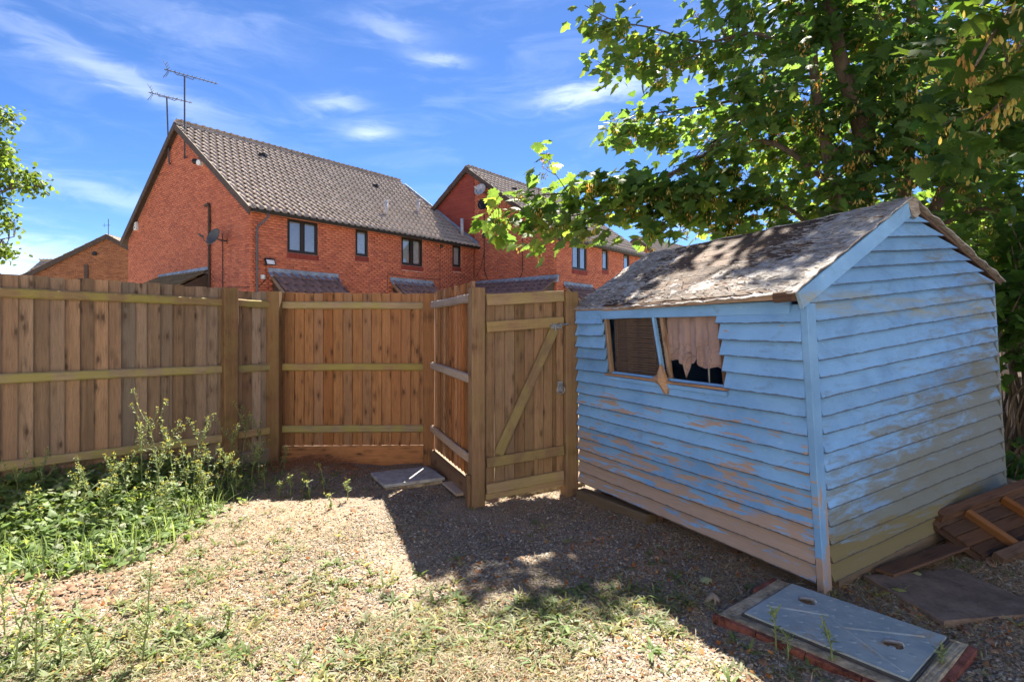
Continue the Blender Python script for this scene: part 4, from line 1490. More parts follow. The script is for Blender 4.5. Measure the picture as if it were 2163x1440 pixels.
# bolt
bt = MB().box(gp(GL - .085, 1.44, .063), (.11, .006, .04), frame_matrix((0, 0, 0), dG, UP).to_3x3()).build('bolt', M['galv'], g)
mb = MB()
mb.tube([gp(GL - .14, 1.45, .075), gp(GL + .035, 1.452, .075)], .008, 8)
mb.tube([gp(GL - .10, 1.45, .075), gp(GL - .10, 1.40, .085)], .006, 6)
mb.build('bolt_rod', M['galv'], bt)
for k in (-.12, -.05):
    MB().box(gp(GL + k, 1.45, .07), (.014, .026, .03), frame_matrix((0, 0, 0), dG, UP).to_3x3()).build('bolt_staple', M['galv'], bt)
# ring handle
rc = gp(GL - .032, .88, .045)
rh = MB().box(gp(GL - .032, .905, .036), (.05, .008, .09), frame_matrix((0, 0, 0), dG, UP).to_3x3()).build('ring_latch', M['galv'], g)
MB().tube([rc + (dG * math.cos(a) + UP * math.sin(a)) * .036 + nG * .004 for a in [2 * math.pi * k / 16 for k in range(17)]], .006, 6, False).build('ring', M['galv'], rh)

# pale far fence seen through the leaves on the right
ff = thing('fence', (5.6, 6.6, 0), 'pale bleached fence glimpsed through the leaves at the right edge', 'fence')
fence_run(ff, (5.0, 5.2, 0), (6.7, 9.0, 0), (-.914, .406, 0), 1.2, 1.2, M['pale_fence'], M['pale_fence'], [(1.0, 1.0), (.12, .12)], zbot=-.1)

# ------------------------------------------------------------------ shed
FLb, FRb, BRb, BLb = Vector((.617, 5.05, .112)), Vector((1.715, 3.15, .056)), Vector((3.73, 4.32, .19)), Vector((2.62, 6.24, .2))
FLt, FRt, BRt, BLt = Vector((.585, 5.0, 1.60)), Vector((1.562, 3.05, 1.59)), Vector((3.545, 4.225, 1.80)), Vector((2.50, 6.19, 1.78))
AP = Vector((2.515, 3.62, 2.215))
AB = Vector((1.45, 5.62, 2.15))
shed = thing('garden_shed', (2.1, 4.6, 0), 'leaning blue weatherboarded garden shed with flaking paint and torn felt roof', 'shed')
nF = Vector((-.866, -.5, 0)).normalized()
nGb = Vector((.502, -.865, 0)).normalized()


def front_pt(u, v, off=0.0):
    return FLb.lerp(FRb, u).lerp(FLt.lerp(FRt, u), v) + nF * off


def gable_pt(u, v, off=0.0):
    if v <= 1:
        return FRb.lerp(BRb, u).lerp(FRt.lerp(BRt, u), v) + nGb * off
    k = v - 1
    return FRt.lerp(AP, k).lerp(BRt.lerp(AP, k), u) + nGb * off


def weatherboard(pt, u0, u1, v0, v1, Mf, mat, ends=None, lab=None, sag=.0016, bo=.046, to=.0, th=.018, seg=10):
    """One board of the cladding; ends=(u0top,u1top) for raked gable boards."""
    inv = Mf.inverted()
    t0, t1 = ends if ends else (u0, u1)
    V, F = [], []
    a0 = random.uniform(-.004, .004)
    a1 = random.uniform(-.004, .004)
    twist = random.uniform(-.004, .006)
    for i in range(seg + 1):
        f = i / seg
        ub, ut = u0 + (u1 - u0) * f, t0 + (t1 - t0) * f
        dv = (a0 * (1 - f) + a1 * f) * .6 + random.uniform(-sag, sag)
        bo_ = bo + twist * (f - .5) + random.uniform(-.0015, .0015)
        for (uu, vv, oo) in ((ub, v0 + dv, bo_), (ut, v1, to), (ut, v1, to - th), (ub, v0 + dv, bo_ - th)):
            V.append(inv @ pt(uu, vv, oo))
    for i in range(seg):
        for k in range(4):
            k2 = (k + 1) % 4
            F.append((i * 4 + k, i * 4 + k2, (i + 1) * 4 + k2, (i + 1) * 4 + k)[::-1])
    F += [(0, 1, 2, 3), tuple(seg * 4 + k for k in (3, 2, 1, 0))]
    me = new_mesh('weatherboard', V, F)
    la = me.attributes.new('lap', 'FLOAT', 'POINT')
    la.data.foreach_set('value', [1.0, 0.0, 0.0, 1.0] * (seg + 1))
    return mesh_obj('weatherboard', me, mat, shed, Mf)


MF = frame_matrix(FLb, FRb - FLb, UP)
MG = frame_matrix(FRb, BRb - FRb, UP)
NR = 15
UW0, UW1 = .205, .745
for r in range(NR):
    v0, v1 = r / NR, (r + 1.18) / NR
    if r < 10:
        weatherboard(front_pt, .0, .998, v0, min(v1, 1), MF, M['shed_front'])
    else:
        j = random.uniform(-.008, .008)
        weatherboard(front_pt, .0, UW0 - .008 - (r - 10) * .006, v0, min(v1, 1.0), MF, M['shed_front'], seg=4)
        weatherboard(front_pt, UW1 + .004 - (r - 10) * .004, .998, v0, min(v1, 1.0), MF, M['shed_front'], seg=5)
    if r < NR:
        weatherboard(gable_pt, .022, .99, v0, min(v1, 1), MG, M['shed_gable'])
# boards in the gable triangle follow the rake
NT_ = 6
for r in range(NT_):
    v0, v1 = 1 + r / NT_, min(1 + (r + 1.12) / NT_, 1.995)
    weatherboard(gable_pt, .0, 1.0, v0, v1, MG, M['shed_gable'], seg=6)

# framing trim
beam('corner_board', shed, FRb + nGb * .018 + Vector((.865, .502, 0)) * .006 - UP * .08, FRt + nGb * .018 + Vector((.865, .502, 0)) * .006 + UP * .06, .075, .042, Vector((.865, .502, 0)), M['shed_front'], ch=.003, seg=5, wob=.002)
beam('corner_board', shed, BRb + nGb * .016 - UP * .05, BRt + nGb * .016, .03, .03, nGb, M['shed_gable'], ch=.003)
beam('head_board', shed, front_pt(-.005, .985, .016), front_pt(.97, .99, .02), .075, .018, UP, M['shed_front'], ch=.003, seg=6, wob=.002)
SILL = 10 / NR
sv = SILL - .004
beam('sill_board', shed, front_pt(UW0 - .012, sv, .022), front_pt(UW1 + .012, sv, .024), .016, .045, UP, M['bare_wood'], ch=.004, seg=5, wob=.002)
beam('apron_board', shed, front_pt(UW0 - .012, sv - .018, .034), front_pt(UW1 + .012, sv - .018, .036), .03, .012, UP, M['shed_front'], ch=.003)
beam('window_jamb', shed, front_pt(UW0 + .006, SILL, .0), front_pt(UW0 - .018, .99, .0), .035, .03, nF, M['bare_wood'], ch=.003)
beam('window_jamb', shed, front_pt(UW1 - .006, SILL, -.01), front_pt(UW1 - .014, .99, -.01), .03, .03, nF, M['dark_wood'], ch=.003)
beam('mullion', shed, front_pt(.492, SILL + .015, .012), front_pt(.455, .985, .012), .030, .022, nF, M['shed_front'], ch=.003)
beam('mullion_stud', shed, front_pt(.508, SILL, -.025), front_pt(.480, .985, -.02), .03, .03, nF, M['bare_wood'], ch=.003)
# interior that the broken window looks into
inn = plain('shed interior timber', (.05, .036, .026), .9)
MB().hexa([BLb, BRb, BRb + nGb * -.02, BLb - nGb * -.02, BLt, BRt, BRt + nGb * -.02, BLt - nGb * -.02]).build('rear_wall', M['shed_gable'], shed)
MB().hexa([FLb + nF * -.01, BLb, BLb - nGb * .02, FLb - nGb * .02, FLt, BLt, BLt - nGb * .02, FLt - nGb * .02]).build('end_wall', M['shed_front'], shed)
MB().add([FLt, AB, BLt, FLt - nGb * .02, AB - nGb * .02, BLt - nGb * .02], [(0, 1, 2), (5, 4, 3), (0, 3, 4, 1), (1, 4, 5, 2), (2, 5, 3, 0)]).build('end_gable', M['shed_front'], shed)
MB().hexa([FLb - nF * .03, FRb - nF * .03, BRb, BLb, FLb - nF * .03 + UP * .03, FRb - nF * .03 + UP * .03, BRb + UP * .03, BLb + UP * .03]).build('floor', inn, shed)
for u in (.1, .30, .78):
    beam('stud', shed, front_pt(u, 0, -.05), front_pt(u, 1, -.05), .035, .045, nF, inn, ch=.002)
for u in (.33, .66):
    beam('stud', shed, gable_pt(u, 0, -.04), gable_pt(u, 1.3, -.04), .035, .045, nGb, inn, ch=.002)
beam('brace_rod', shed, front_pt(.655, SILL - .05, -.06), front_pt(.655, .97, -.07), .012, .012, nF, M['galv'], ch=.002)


# dark slatted blind in the left light
def blind():
    top, bot = .985, SILL + .012
    n = 25
    me = None
    rootb = beam('blind', shed, front_pt(UW0 + .02, .985, -.03), front_pt(.47, .985, -.03), .03, .03, UP, M['blind'], ch=.004, label='dark slatted blind filling the left light')
    for i in range(n):
        v = top - (top - bot) * (i + .6) / n
        beam('blind_slat', rootb, front_pt(UW0 + .014, v, -.03), front_pt(.492, v + random.uniform(-.0015, .0015), -.03), .021, .003, UP + nF * .9, M['blind'], ch=.001, seg=1)
    for u in (.245, .445):
        MB().tube([front_pt(u, bot, -.012), front_pt(u, top, -.012)], .0022, 5).build('blind_cord', M['blind'], rootb)


M['blind'] = plain('dark brown blind', (.12, .092, .08), .5, 0, .2)
blind()
cm, cw, cp, _ = material('mauve brown torn cloth')
pos_ = cw.add('ShaderNodeTexCoord').outputs['Object']
cn = cw.voronoi(cw.vmath('ADD', pos_, cw.vmath('SCALE', cw.noise(pos_, 6, 4, out='Color'), .12)), 9.0, 'DISTANCE_TO_EDGE')
cc = cw.mix(cw.ramp(cw.noise(pos_, 5, 5), .35, .7), (.30, .225, .215), (.225, .165, .16))
cc = cw.mix(cw.math('MULTIPLY', cw.ramp(cn, .035, .0), cw.ramp(cw.sep(pos_)[2], 1.42, 1.25, 0, .55)), cc, (.06, .04, .038))
cw.put(cp.inputs['Base Color'], cc)
cp.inputs['Roughness'].default_value = .9


def curtain():
    nx, nz = 60, 30
    V, F = [], []
    for i in range(nx + 1):
        f = i / nx
        rag = .742 + .004 * math.sin(f * 17) + .003 * math.sin(f * 47 + 1)
        if f < .34:
            rag += .018 - .05 * max(0, f - .22)
        rag += .055 * math.exp(-((f - .40) / .035) ** 2) + .035 * math.exp(-((f - .50) / .03) ** 2) - .012 * math.exp(-((f - .30) / .05) ** 2)
        for j in range(nz + 1):
            k = j / nz
            v = .985 + (rag - .985) * k + (.0)
            u = .488 + (.735 - .488) * f + .004 * k * math.sin(f * 40)
            fold = .012 * math.sin(f * 26 + k) * (.2 + k) + .010 * k * math.sin(f * 61) + .008 * noise.noise(Vector((f * 9, k * 7, 2)))
            V.append(front_pt(u, v, -.05 + fold))
    for i in range(nx):
        for j in range(nz):
            a = i * (nz + 1) + j
            F.append((a, a + 1, a + nz + 2, a + nz + 1))
    o = mesh_obj('curtain', new_mesh('curtain', V, F, True), cm, shed)
    o['label'] = 'torn mauve curtain hanging in the right light'
    # loose hanging rag
    V, F = [], []
    for j in range(9):
        k = j / 8
        for i in range(4):
            V.append(front_pt(.582 + .007 * (i - 1.5) * (1.1 - .5 * k) - .014 * k, .80 - .115 * k, -.04 + .02 * math.sin(k * 4 + i)))
    for j in range(8):
        for i in range(3):
            a = j * 4 + i
            F.append((a, a + 1, a + 5, a + 4))
    mesh_obj('hanging_rag', new_mesh('hanging_rag', V, F, True), cm, shed)


curtain()


# crumpled board wedge hanging from the broken mullion
def broken_flap():
    pts = [(.497, .735), (.511, .70), (.512, .655), (.517, .615), (.505, .617), (.486, .645), (.470, .672), (.482, .69), (.487, .71)]
    n = len(pts)
    V = []
    for off in (.055, .03):
        for k, (u, v) in enumerate(pts):
            V.append(front_pt(.497 + (u - .497) * 1.45, .675 + (v - .675) * 1.12, off + .018 * math.sin(k * 2.3)))
    c = len(V)
    V += [front_pt(.497, .668, .085), front_pt(.497, .668, .03)]
    F = []
    for k in range(n):
        k2 = (k + 1) % n
        F += [(k, k2, c), (n + k2, n + k, c + 1), (k, n + k, n + k2, k2)]
    o = mesh_obj('splintered_board', new_mesh('splintered_board', V, F), M['flap'], shed)
    pts = [(.741, .71), (.735, .70), (.731, .685), (.736, .676), (.742, .68)]
    V = [front_pt(u, v, o_) for o_ in (-.005, -.02) for u, v in pts]
    mesh_obj('splintered_board', new_mesh('splintered_board', V, [(0, 1, 2, 3, 4), (9, 8, 7, 6, 5)] + [(k, 5 + k, 5 + (k + 1) % 5, (k + 1) % 5) for k in range(5)]), M['flap'], shed)


M['flap'] = wood('splintered chipboard', (.36, .26, .18), (.22, .15, .10), (.03, .02, .016), knots=True, grey=.4)
broken_flap()

# roof
RE, RA, LE, LA = Vector((1.475, 2.965, 1.655)), Vector((2.485, 3.56, 2.268)), Vector((.555, 5.06, 1.640)), Vector((1.372, 5.66, 2.205))
XE, XB = Vector((3.665, 4.27, 1.815)), Vector((2.55, 6.36, 1.80))


def slope_pt(a, b, off=0.0, front=True):
    """a: 0 at gable end, 1 far end; b: 0 eave, 1 ridge."""
    if front:
        p = RE.lerp(LE, a).lerp(RA.lerp(LA, a), b)
        n = Vector((-.45, -.25, .86))
    else:
        p = XE.lerp(XB, a).lerp(RA.lerp(LA, a), b)
        n = Vector((.3, .18, .93))
    return p + n.normalized() * off


def felt(front):
    nx, ny = 90, 46
    V, F = [], []
    for i in range(nx + 1):
        for j in range(ny + 1):
            a, b = i / nx, j / ny
            q = Vector((a * 9, b * 5, 1 if front else 7))
            d = .012 * noise.noise(q) + .007 * noise.noise(q * 3.1) + .004 * noise.noise(q * 8.3) + .006 * abs(noise.noise(Vector((a * 14, b * 30, 3))))
            sag = -.035 * math.sin(math.pi * a) * (1 if front else .4)
            ee = -.012 * max(0, 1 - b * 9) if front else 0
            da = .006 * noise.noise(Vector((b * 14, 2, 5))) if i in (0, nx) else 0
            db = -.02 + .02 * noise.noise(Vector((a * 22, 9, 5))) if j == 0 else 0
            V.append(slope_pt(-.012 + a * 1.024 + da, b + db, .016 + d * .9 + sag * (.5 + .5 * b) + ee, front))
    for i in range(nx):
        for j in range(ny):
            k = i * (ny + 1) + j
            f = (k, k + 1, k + ny + 2, k + ny + 1)
            F.append(f if front else f[::-1])
    o = mesh_obj('roof_felt', new_mesh('roof_felt', V, F, False), M['felt'], shed)
    md = o.modifiers.new('thick', 'SOLIDIFY')
    md.thickness = .007
    return o


rf = felt(True)
felt(False)
for fr in (True, False):
    n = 9
    for k in range(n):
        b0, b1 = (k + .03) / n, (k + .97) / n
        MB().hexa([slope_pt(0, b0, -.012, fr), slope_pt(1, b0, -.012, fr), slope_pt(1, b1, -.012, fr), slope_pt(0, b1, -.012, fr),
                   slope_pt(0, b0, .0, fr), slope_pt(.5, b0, -.0, fr) if 0 else slope_pt(1, b0, .0, fr), slope_pt(1, b1, .0, fr), slope_pt(0, b1, .0, fr)]).build('roof_plank', M['dark_wood'], shed)
# shaggy flakes of perished felt
n = 3200
a = rng.random(n) ** .9
b = rng.random(n)
P = np.array([slope_pt(x, y, .022 - .035 * math.sin(math.pi * x) * (.5 + .5 * y)) for x, y in zip(a, b)])
L_ = rng.uniform(.015, .085, n)
W_ = rng.uniform(.003, .013, n)
tv = np.array([(-.5, 0, 0), (.5, 0, 0), (.5, .5, .12), (-.5, .5, .10), (.42, 1, .30), (-.38, 1, .24)], float)
tf = np.array([(0, 1, 2, 3), (3, 2, 4, 5)])
Ms = rot_mats(rng.normal(.50, .08, n), rng.normal(0, .12, n), rng.normal(-1.05, .4, n))
flipz = rng.random(n) < .5
Ms = np.einsum('nij,njk->nik', Ms, np.stack([np.diag([l, w, w * .6]) for l, w in zip(L_, W_)]))
tone = rng.random(n)[:, None]
colr = np.where(tone < .6, np.array([.36, .335, .31]), np.where(tone < .88, np.array([.52, .50, .47]), np.array([.2, .14, .10]))) * rng.uniform(.6, 1.2, (n, 1))
V, F, C = scatter(tv, tf, Ms, P, colr)
o = mesh_obj('felt_flakes', np_mesh('felt_flakes', V, F, C), M['straw'], shed)
tag(o, kind='stuff')

beam('fascia', shed, slope_pt(.995, 0, -.028) + nF * .008, slope_pt(.05, 0, -.030) + nF * .008, .034, .018, UP, M['bare_wood'], ch=.003, seg=8, wob=.003)
beam('purlin_end', shed, slope_pt(.05, .0, -.035) + nF * .03, slope_pt(.0, .0, -.03) + nF * .02, .055, .04, UP, M['dark_wood'], ch=.006)
rake_n = nGb
b0 = RE + nGb * .008 + Vector((.02, .01, -.052))
b1 = RA + nGb * .008 + Vector((-.01, 0, -.062))
beam('rake_board', shed, b0, b1, .095, .02, UP, M['shed_gable'], ch=.003, seg=5, wob=.002)
beam('rake_board', shed, XE + nGb * .004 + UP * -.018, RA + nGb * .0 + UP * -.022, .02, .016, UP, M['dark_wood'], ch=.003)
MB().add([RA + Vector((-.03, -.02, .012)), RA + Vector((.05, -.01, .0)), RA + Vector((.075, .0, -.085)), RA + Vector((.04, -.012, -.12)), RA + Vector((.01, -.02, -.10)),
          RA + Vector((-.03, .01, .012)), RA + Vector((.05, .02, .0)), RA + Vector((.075, .03, -.085)), RA + Vector((.04, .018, -.12)), RA + Vector((.01, .01, -.10))],
         [(0, 1, 2, 3, 4), (9, 8, 7, 6, 5)] + [(k, 5 + k, 5 + (k + 1) % 5, (k + 1) % 5) for k in range(5)]).build('torn_felt', M['felt'], shed)
# floor bearers
beam('floor_bearer', shed, FRb - nF * .12 + Vector((0, 0, -.04)), FRb.lerp(BRb, .97) - nF * .0 + UP * -.045, .075, .06, UP, M['sleeper'], ch=.005)
for u in (.12, .42, .72):
    q = front_pt(u, 0, -.04)
    beam('floor_bearer', shed, q - UP * .04 , q - nF * 1.6 - UP * .04, .07, .06, UP, M['dark_wood'], ch=.004)

# ------------------------------------------------------------------ small things on the ground
def slab_box(name, c, sx, sy, z0, z1, rz, mat, parent=None, jit=.004):
    """Worn slab with chamfered, slightly uneven rim."""
    ca, sa = math.cos(rz), math.sin(rz)
    V, F = [], []
    n = 10
    rim = []
    for k in range(n):
        rim.append((-sx / 2 + sx * k / n, -sy / 2))
    for k in range(n):
        rim.append((sx / 2, -sy / 2 + sy * k / n))
    for k in range(n):
        rim.append((sx / 2 - sx * k / n, sy / 2))
    for k in range(n):
        rim.append((-sx / 2, sy / 2 - sy * k / n))
    rim = [(x + random.uniform(-jit, jit), y + random.uniform(-jit, jit)) for x, y in rim]
    m_ = len(rim)
    for sc, z in ((1, z0), (1, z1 - .006), (.985, z1)):
        for x, y in rim:
            V.append((c[0] + (x * ca - y * sa) * sc, c[1] + (x * sa + y * ca) * sc, z))
    for r in range(2):
        for k in range(m_):
            k2 = (k + 1) % m_
            F.append((r * m_ + k, r * m_ + k2, (r + 1) * m_ + k2, (r + 1) * m_ + k))
    F.append(tuple(2 * m_ + k for k in range(m_)))
    F.append(tuple(range(m_))[::-1])
    V = [(Vector(v)) for v in V]
    # (scaling above is about the slab centre)
    o = mesh_obj(name, new_mesh(name, V, F), mat, parent)
    return o


def plate_material():
    m, w, p, _ = material('blue grey worn steel plate')
    pos = w.add('ShaderNodeTexCoord').outputs['Object']
    n = w.noise(pos, 7, 6, .65)
    n2 = w.noise(pos, 40, 4, .7)
    c = w.mix(w.ramp(n, .35, .65), (.27, .34, .36), (.36, .43, .44))
    c = w.mix(w.ramp(n2, .5, .7, 0, .5), c, (.42, .47, .48))
    c = w.mix(w.ramp(w.noise(pos, 5, 5, .7, .5), .54, .68, 0, .7), c, (.36, .28, .18))
    w.put(p.inputs['Base Color'], c)
    p.inputs['Metallic'].default_value = .1
    p.inputs['Roughness'].default_value = .65
    p.inputs['Specular IOR Level'].default_value = .5
    bump(w, p, n2, .3, .004)
    return m


M['plate'] = plate_material()
M['concrete'] = plain('mossy old concrete', (.36, .30, .205), .95, 0, .35, 9, .8)
M['red_brick_edge'] = plain('red painted brick edge', (.17, .062, .045), .9, 0, .45, 14, .6)
M['slate'] = plain('grey slate slab', (.34, .35, .36), .6, 0, .2, 12, .4)
M['damp_paving'] = plain('damp brown paving', (.16, .12, .095), .85, 0, .25, 7, .5)
M['terracotta'] = plain('terracotta brick', (.42, .15, .09), .85, 0, .2, 14, .5)


def inspection_cover():
    c = Vector((1.545, 2.665))
    e1 = Vector((.63, -.777)).normalized()
    e2 = Vector((-e1.y, e1.x))          # towards the shed
    rz = math.atan2(e1.y, e1.x)
    L, W = .685, .50
    r = thing('inspection_cover', (c.x, c.y, 0), 'blue grey steel inspection cover in a mossy concrete kerb with red edges', 'drain cover')
    def Q(a, b, z):
        p = c + e1 * a + e2 * b
        return Vector((p.x, p.y, z))
    x0, x1, y0, y1 = -L / 2 - .11, L / 2 + .09, -W / 2 - .095, W / 2 + .035
    def ring(z0, z1, X0, X1, Y0, Y1, a0, a1, b0, b1, nm, mat, gap=.0):
        for (p, q, s, t) in ((X0, X1, Y0, b0), (X0, X1, b1, Y1), (X0, a0, b0 + .002, b1 - .002), (a1, X1, b0 + .002, b1 - .002)):
            V, F = [], []
            n = 9
            lo = (p, s)
            for i in range(n + 1):
                f = i / n
                for j in range(4):
                    yy = s + (t - s) * j / 3
                    xx = p + (q - p) * f
                    edge = (j in (0, 3)) or i in (0, n)
                    V.append(Q(xx + random.uniform(-.003, .003), yy + random.uniform(-.003, .003), z1 + random.uniform(-.0015, .001) - (.004 if edge else 0)))
            tot = len(V)
            V2 = [Vector((v.x, v.y, z0)) for v in V]
            for i in range(n):
                for j in range(3):
                    k = i * 4 + j
                    F.append((k, k + 4, k + 5, k + 1))
            rim = [i * 4 for i in range(n + 1)] + [n * 4 + j for j in range(1, 4)] + [i * 4 + 3 for i in range(n - 1, -1, -1)] + [2, 1]
            for k in range(len(rim)):
                a, b = rim[k], rim[(k + 1) % len(rim)]
                F.append((a, tot + a, tot + b, b))
            mesh_obj(nm, new_mesh(nm, V + V2, F), mat, r)
    ring(-.05, .060, x0 + .018, x1 - .018, y0 + .018, y1, -L / 2 - .012, L / 2 + .012, -W / 2 - .012, W / 2 + .012, 'concrete_kerb', M['concrete'])
    # red bricks set on edge round the kerb
    nb_ = 4
    for i in range(nb_):
        a, b = x0 + (x1 - x0) * i / nb_, x0 + (x1 - x0) * (i + 1) / nb_ - .006
        MB().hexa([Q(a, y0 - .01, -.05), Q(b, y0 - .01, -.05), Q(b, y0 + .017, -.05), Q(a, y0 + .017, -.05), Q(a, y0 - .006, .052), Q(b, y0 - .006, .052), Q(b, y0 + .017, .054), Q(a, y0 + .017, .054)]).build('edge_brick', M['red_brick_edge'], r)
    for xx, yy0, yy1 in ((x1 - .016, y0 + .02, y0 + .25), (x1 - .016, y0 + .26, y1), (x0 - .012, y1 - .22, y1)):
        MB().hexa([Q(xx, yy0, -.05), Q(xx + .03, yy0, -.05), Q(xx + .03, yy1, -.05), Q(xx, yy1, -.05), Q(xx, yy0, .055), Q(xx + .028, yy0, .052), Q(xx + .028, yy1, .052), Q(xx, yy1, .055)]).build('edge_brick', M['red_brick_edge'], r)
    MB().hexa([Q(x0 + .02, y1 + .002, -.05), Q(x0 + .25, y1 + .002, -.05), Q(x0 + .25, y1 + .03, -.05), Q(x0 + .02, y1 + .03, -.05), Q(x0 + .02, y1 + .002, .05), Q(x0 + .25, y1 + .002, .05), Q(x0 + .25, y1 + .03, .047), Q(x0 + .02, y1 + .03, .047)]).build('edge_brick', M['red_brick_edge'], r)
    # rim frame
    for (a0, a1, b0, b1) in ((-L / 2 - .010, L / 2 + .010, -W / 2 - .010, -W / 2 - .003), (-L / 2 - .010, L / 2 + .010, W / 2 + .003, W / 2 + .010), (-L / 2 - .010, -L / 2 - .003, -W / 2 - .002, W / 2 + .002), (L / 2 + .003, L / 2 + .010, -W / 2 - .002, W / 2 + .002)):
        MB().hexa([Q(a0, b0, .0), Q(a1, b0, .0), Q(a1, b1, .0), Q(a0, b1, .0), Q(a0, b0, .066), Q(a1, b0, .066), Q(a1, b1, .066), Q(a0, b1, .066)]).build('rim', M['steel_dark'], r)
    pl_ = MB().hexa([Q(-L / 2, -W / 2, .03), Q(L / 2, -W / 2, .03), Q(L / 2, W / 2, .03), Q(-L / 2, W / 2, .03), Q(-L / 2, -W / 2, .074), Q(L / 2, -W / 2, .074), Q(L / 2, W / 2, .074), Q(-L / 2, W / 2, .074)]).build('plate', M['plate'], r)
    # pressed pattern: low round studs and folded diagonal ribs
    n = 8
    sv_ = [(.016 * math.cos(2 * math.pi * k / n), .016 * math.sin(2 * math.pi * k / n), 0) for k in range(n)] + [(.010 * math.cos(2 * math.pi * k / n), .010 * math.sin(2 * math.pi * k / n), .0014) for k in range(n)]
    sme = new_mesh('stud', sv_, [tuple(range(n, 2 * n))] + [(k, (k + 1) % n, n + (k + 1) % n, n + k) for k in range(n)])
    for i in range(9):
        for j in range(6):
            a, b = -L / 2 + L * (i + .5 + (.25 if j % 2 else -.1)) / 9, -W / 2 + W * (j + .5) / 6
            if abs(a) < L / 2 - .03:
                mesh_obj('stud', sme, M['plate'], pl_, Matrix.Translation(Q(a, b, .0741)))
    for (a0, b0, a1, b1) in ((.02, -.03, .31, -.21), (.02, -.03, .28, .17), (-.30, .22, .02, -.03), (-.31, -.10, -.05, .05)):
        d = Vector((a1 - a0, b1 - b0)).normalized()
        nn = Vector((-d.y, d.x)) * .009
        MB().add([Q(a0 + nn.x, b0 + nn.y, .0742), Q(a1 + nn.x, b1 + nn.y, .0742), Q(a1 - nn.x, b1 - nn.y, .0742), Q(a0 - nn.x, b0 - nn.y, .0742), Q(a0, b0, .0785), Q(a1, b1, .0785)],
               [(0, 1, 5, 4), (2, 3, 4, 5), (0, 4, 3), (1, 2, 5)]).build('pressed_rib', M['plate'], pl_)
    for a, b in ((-.20, .10), (.215, -.02)):
        n = 10
        MB().add([Q(a + .042 * math.cos(2 * math.pi * k / n), b + .03 * math.sin(2 * math.pi * k / n), .0746) for k in range(n)], [tuple(range(n))]).build('handle_recess', M['recess'], pl_)
        hd = MB().tube([Q(a - .035, b - .012, .076), Q(a - .028, b - .01, .086), Q(a + .028, b + .018, .090), Q(a + .036, b + .02, .076)], [.005, .008, .008, .005], 6).build('lifting_handle', M['galv'], pl_)


M['recess'] = plain('rusty grit', (.17, .11, .07), .9, 0, .4, 60, .5)
inspection_cover()

r_ = thing('slab_cover', (-1.01, 5.47, 0), 'small grey slate slab lying in the fence corner', 'slab')
slab_box('slab_base', (-1.0, 5.44), .54, .46, -.05, .028, R(28), M['concrete'], r_)
slab_box('slab_top', (-1.01, 5.47), .58, .50, .030, .058, R(28), M['slate'], r_)
tag(slab_box('paving_slab', (2.36, 3.05), .62, .52, -.05, .044, R(8), M['damp_paving']), 'damp brown paving slab in shade right of the shed corner', 'paving slab')
tag(slab_box('paving_slab', (.22, 5.28), .85, .34, -.05, .035, R(23), M['concrete']), 'sunlit concrete slab just beyond the gap under the gate', 'paving slab')
tag(slab_box('paving_slab', (.0, 5.9), .85, .7, -.05, .03, R(23), M['concrete']), 'pale slab on the path behind the gate', 'paving slab')
lp = beam('loose_plank', None, (-.60, 5.27, .035), (-.44, 4.92, .03), .025, .10, UP, M['rail_grey'])
tag(lp, 'loose silver plank lying at the foot of the fence return', 'plank')
sb_ = beam('timber_sleeper', None, (.60, 4.93, .035), (1.05, 4.28, .02), .09, .11, UP, M['sleeper'], ch=.012, wob=.004)
tag(sb_, 'old timber sleeper on the ground along the shed base by the gate', 'sleeper')
rb_ = beam('broken_board', None, (2.15, 3.28, .05), (2.88, 3.62, .09), .018, .11, UP, M['dark_wood'])
tag(rb_, 'broken brown board lying beneath the pallet corner', 'board')


def pallet():
    T = Vector((2.775, 3.775, .20))
    ex = Vector((.93, .28, .17)).normalized()
    ey = Vector((.26, -.93, -.45))
    ey = (ey - ex * ey.dot(ex)).normalized()
    ez = ex.cross(ey) * -1
    r = thing('broken_pallet', T, 'broken brown timber pallet propped against the shed wall', 'pallet')
    if ez.z < 0:
        ez = -ez
    for k in range(5):
        b = .04 + k * .088
        beam('deck_board', r, T + ey * b + ex * random.uniform(-.03, 0), T + ey * b + ex * .95, .082, .014, ey, M['dark_wood'], ch=.002)
    for b in (.03, .40):
        beam('bearer', r, T + ey * b + ez * .038 + ex * .02, T + ey * b + ez * .038 + ex * .95, .055, .06, ez, M['dark_wood'], ch=.004)
    for a in (.24, .58):
        beam('cross_batten', r, T + ex * a + ey * .07 + ez * .03, T + ex * a + ey * .365 + ez * .03, .05, .045, ez, M['orange_block'], ch=.004)
    tb = beam('end_batten', r, T + ex * -.02 + ey * .0 + ez * -.016, T + ex * -.02 + ey * .45 + ez * -.016, .014, .05, ez, M['dark_wood'], ch=.002)


pallet()
bp = on_ground(2, 1092)
bs_ = []
for k in range(3):
    o = beam('loose_brick', None, (-4.02 + .01 * k, 4.26, .04 + .074 * k), (-3.805 + .012 * k, 4.30, .04 + .074 * k), .066, .105, UP, M['terracotta'], ch=.004)
    tag(o, ('lowest', 'middle', 'topmost')[k] + ' brick of the small red stack at the left edge of the weeds', 'brick', 'small stack of red bricks')

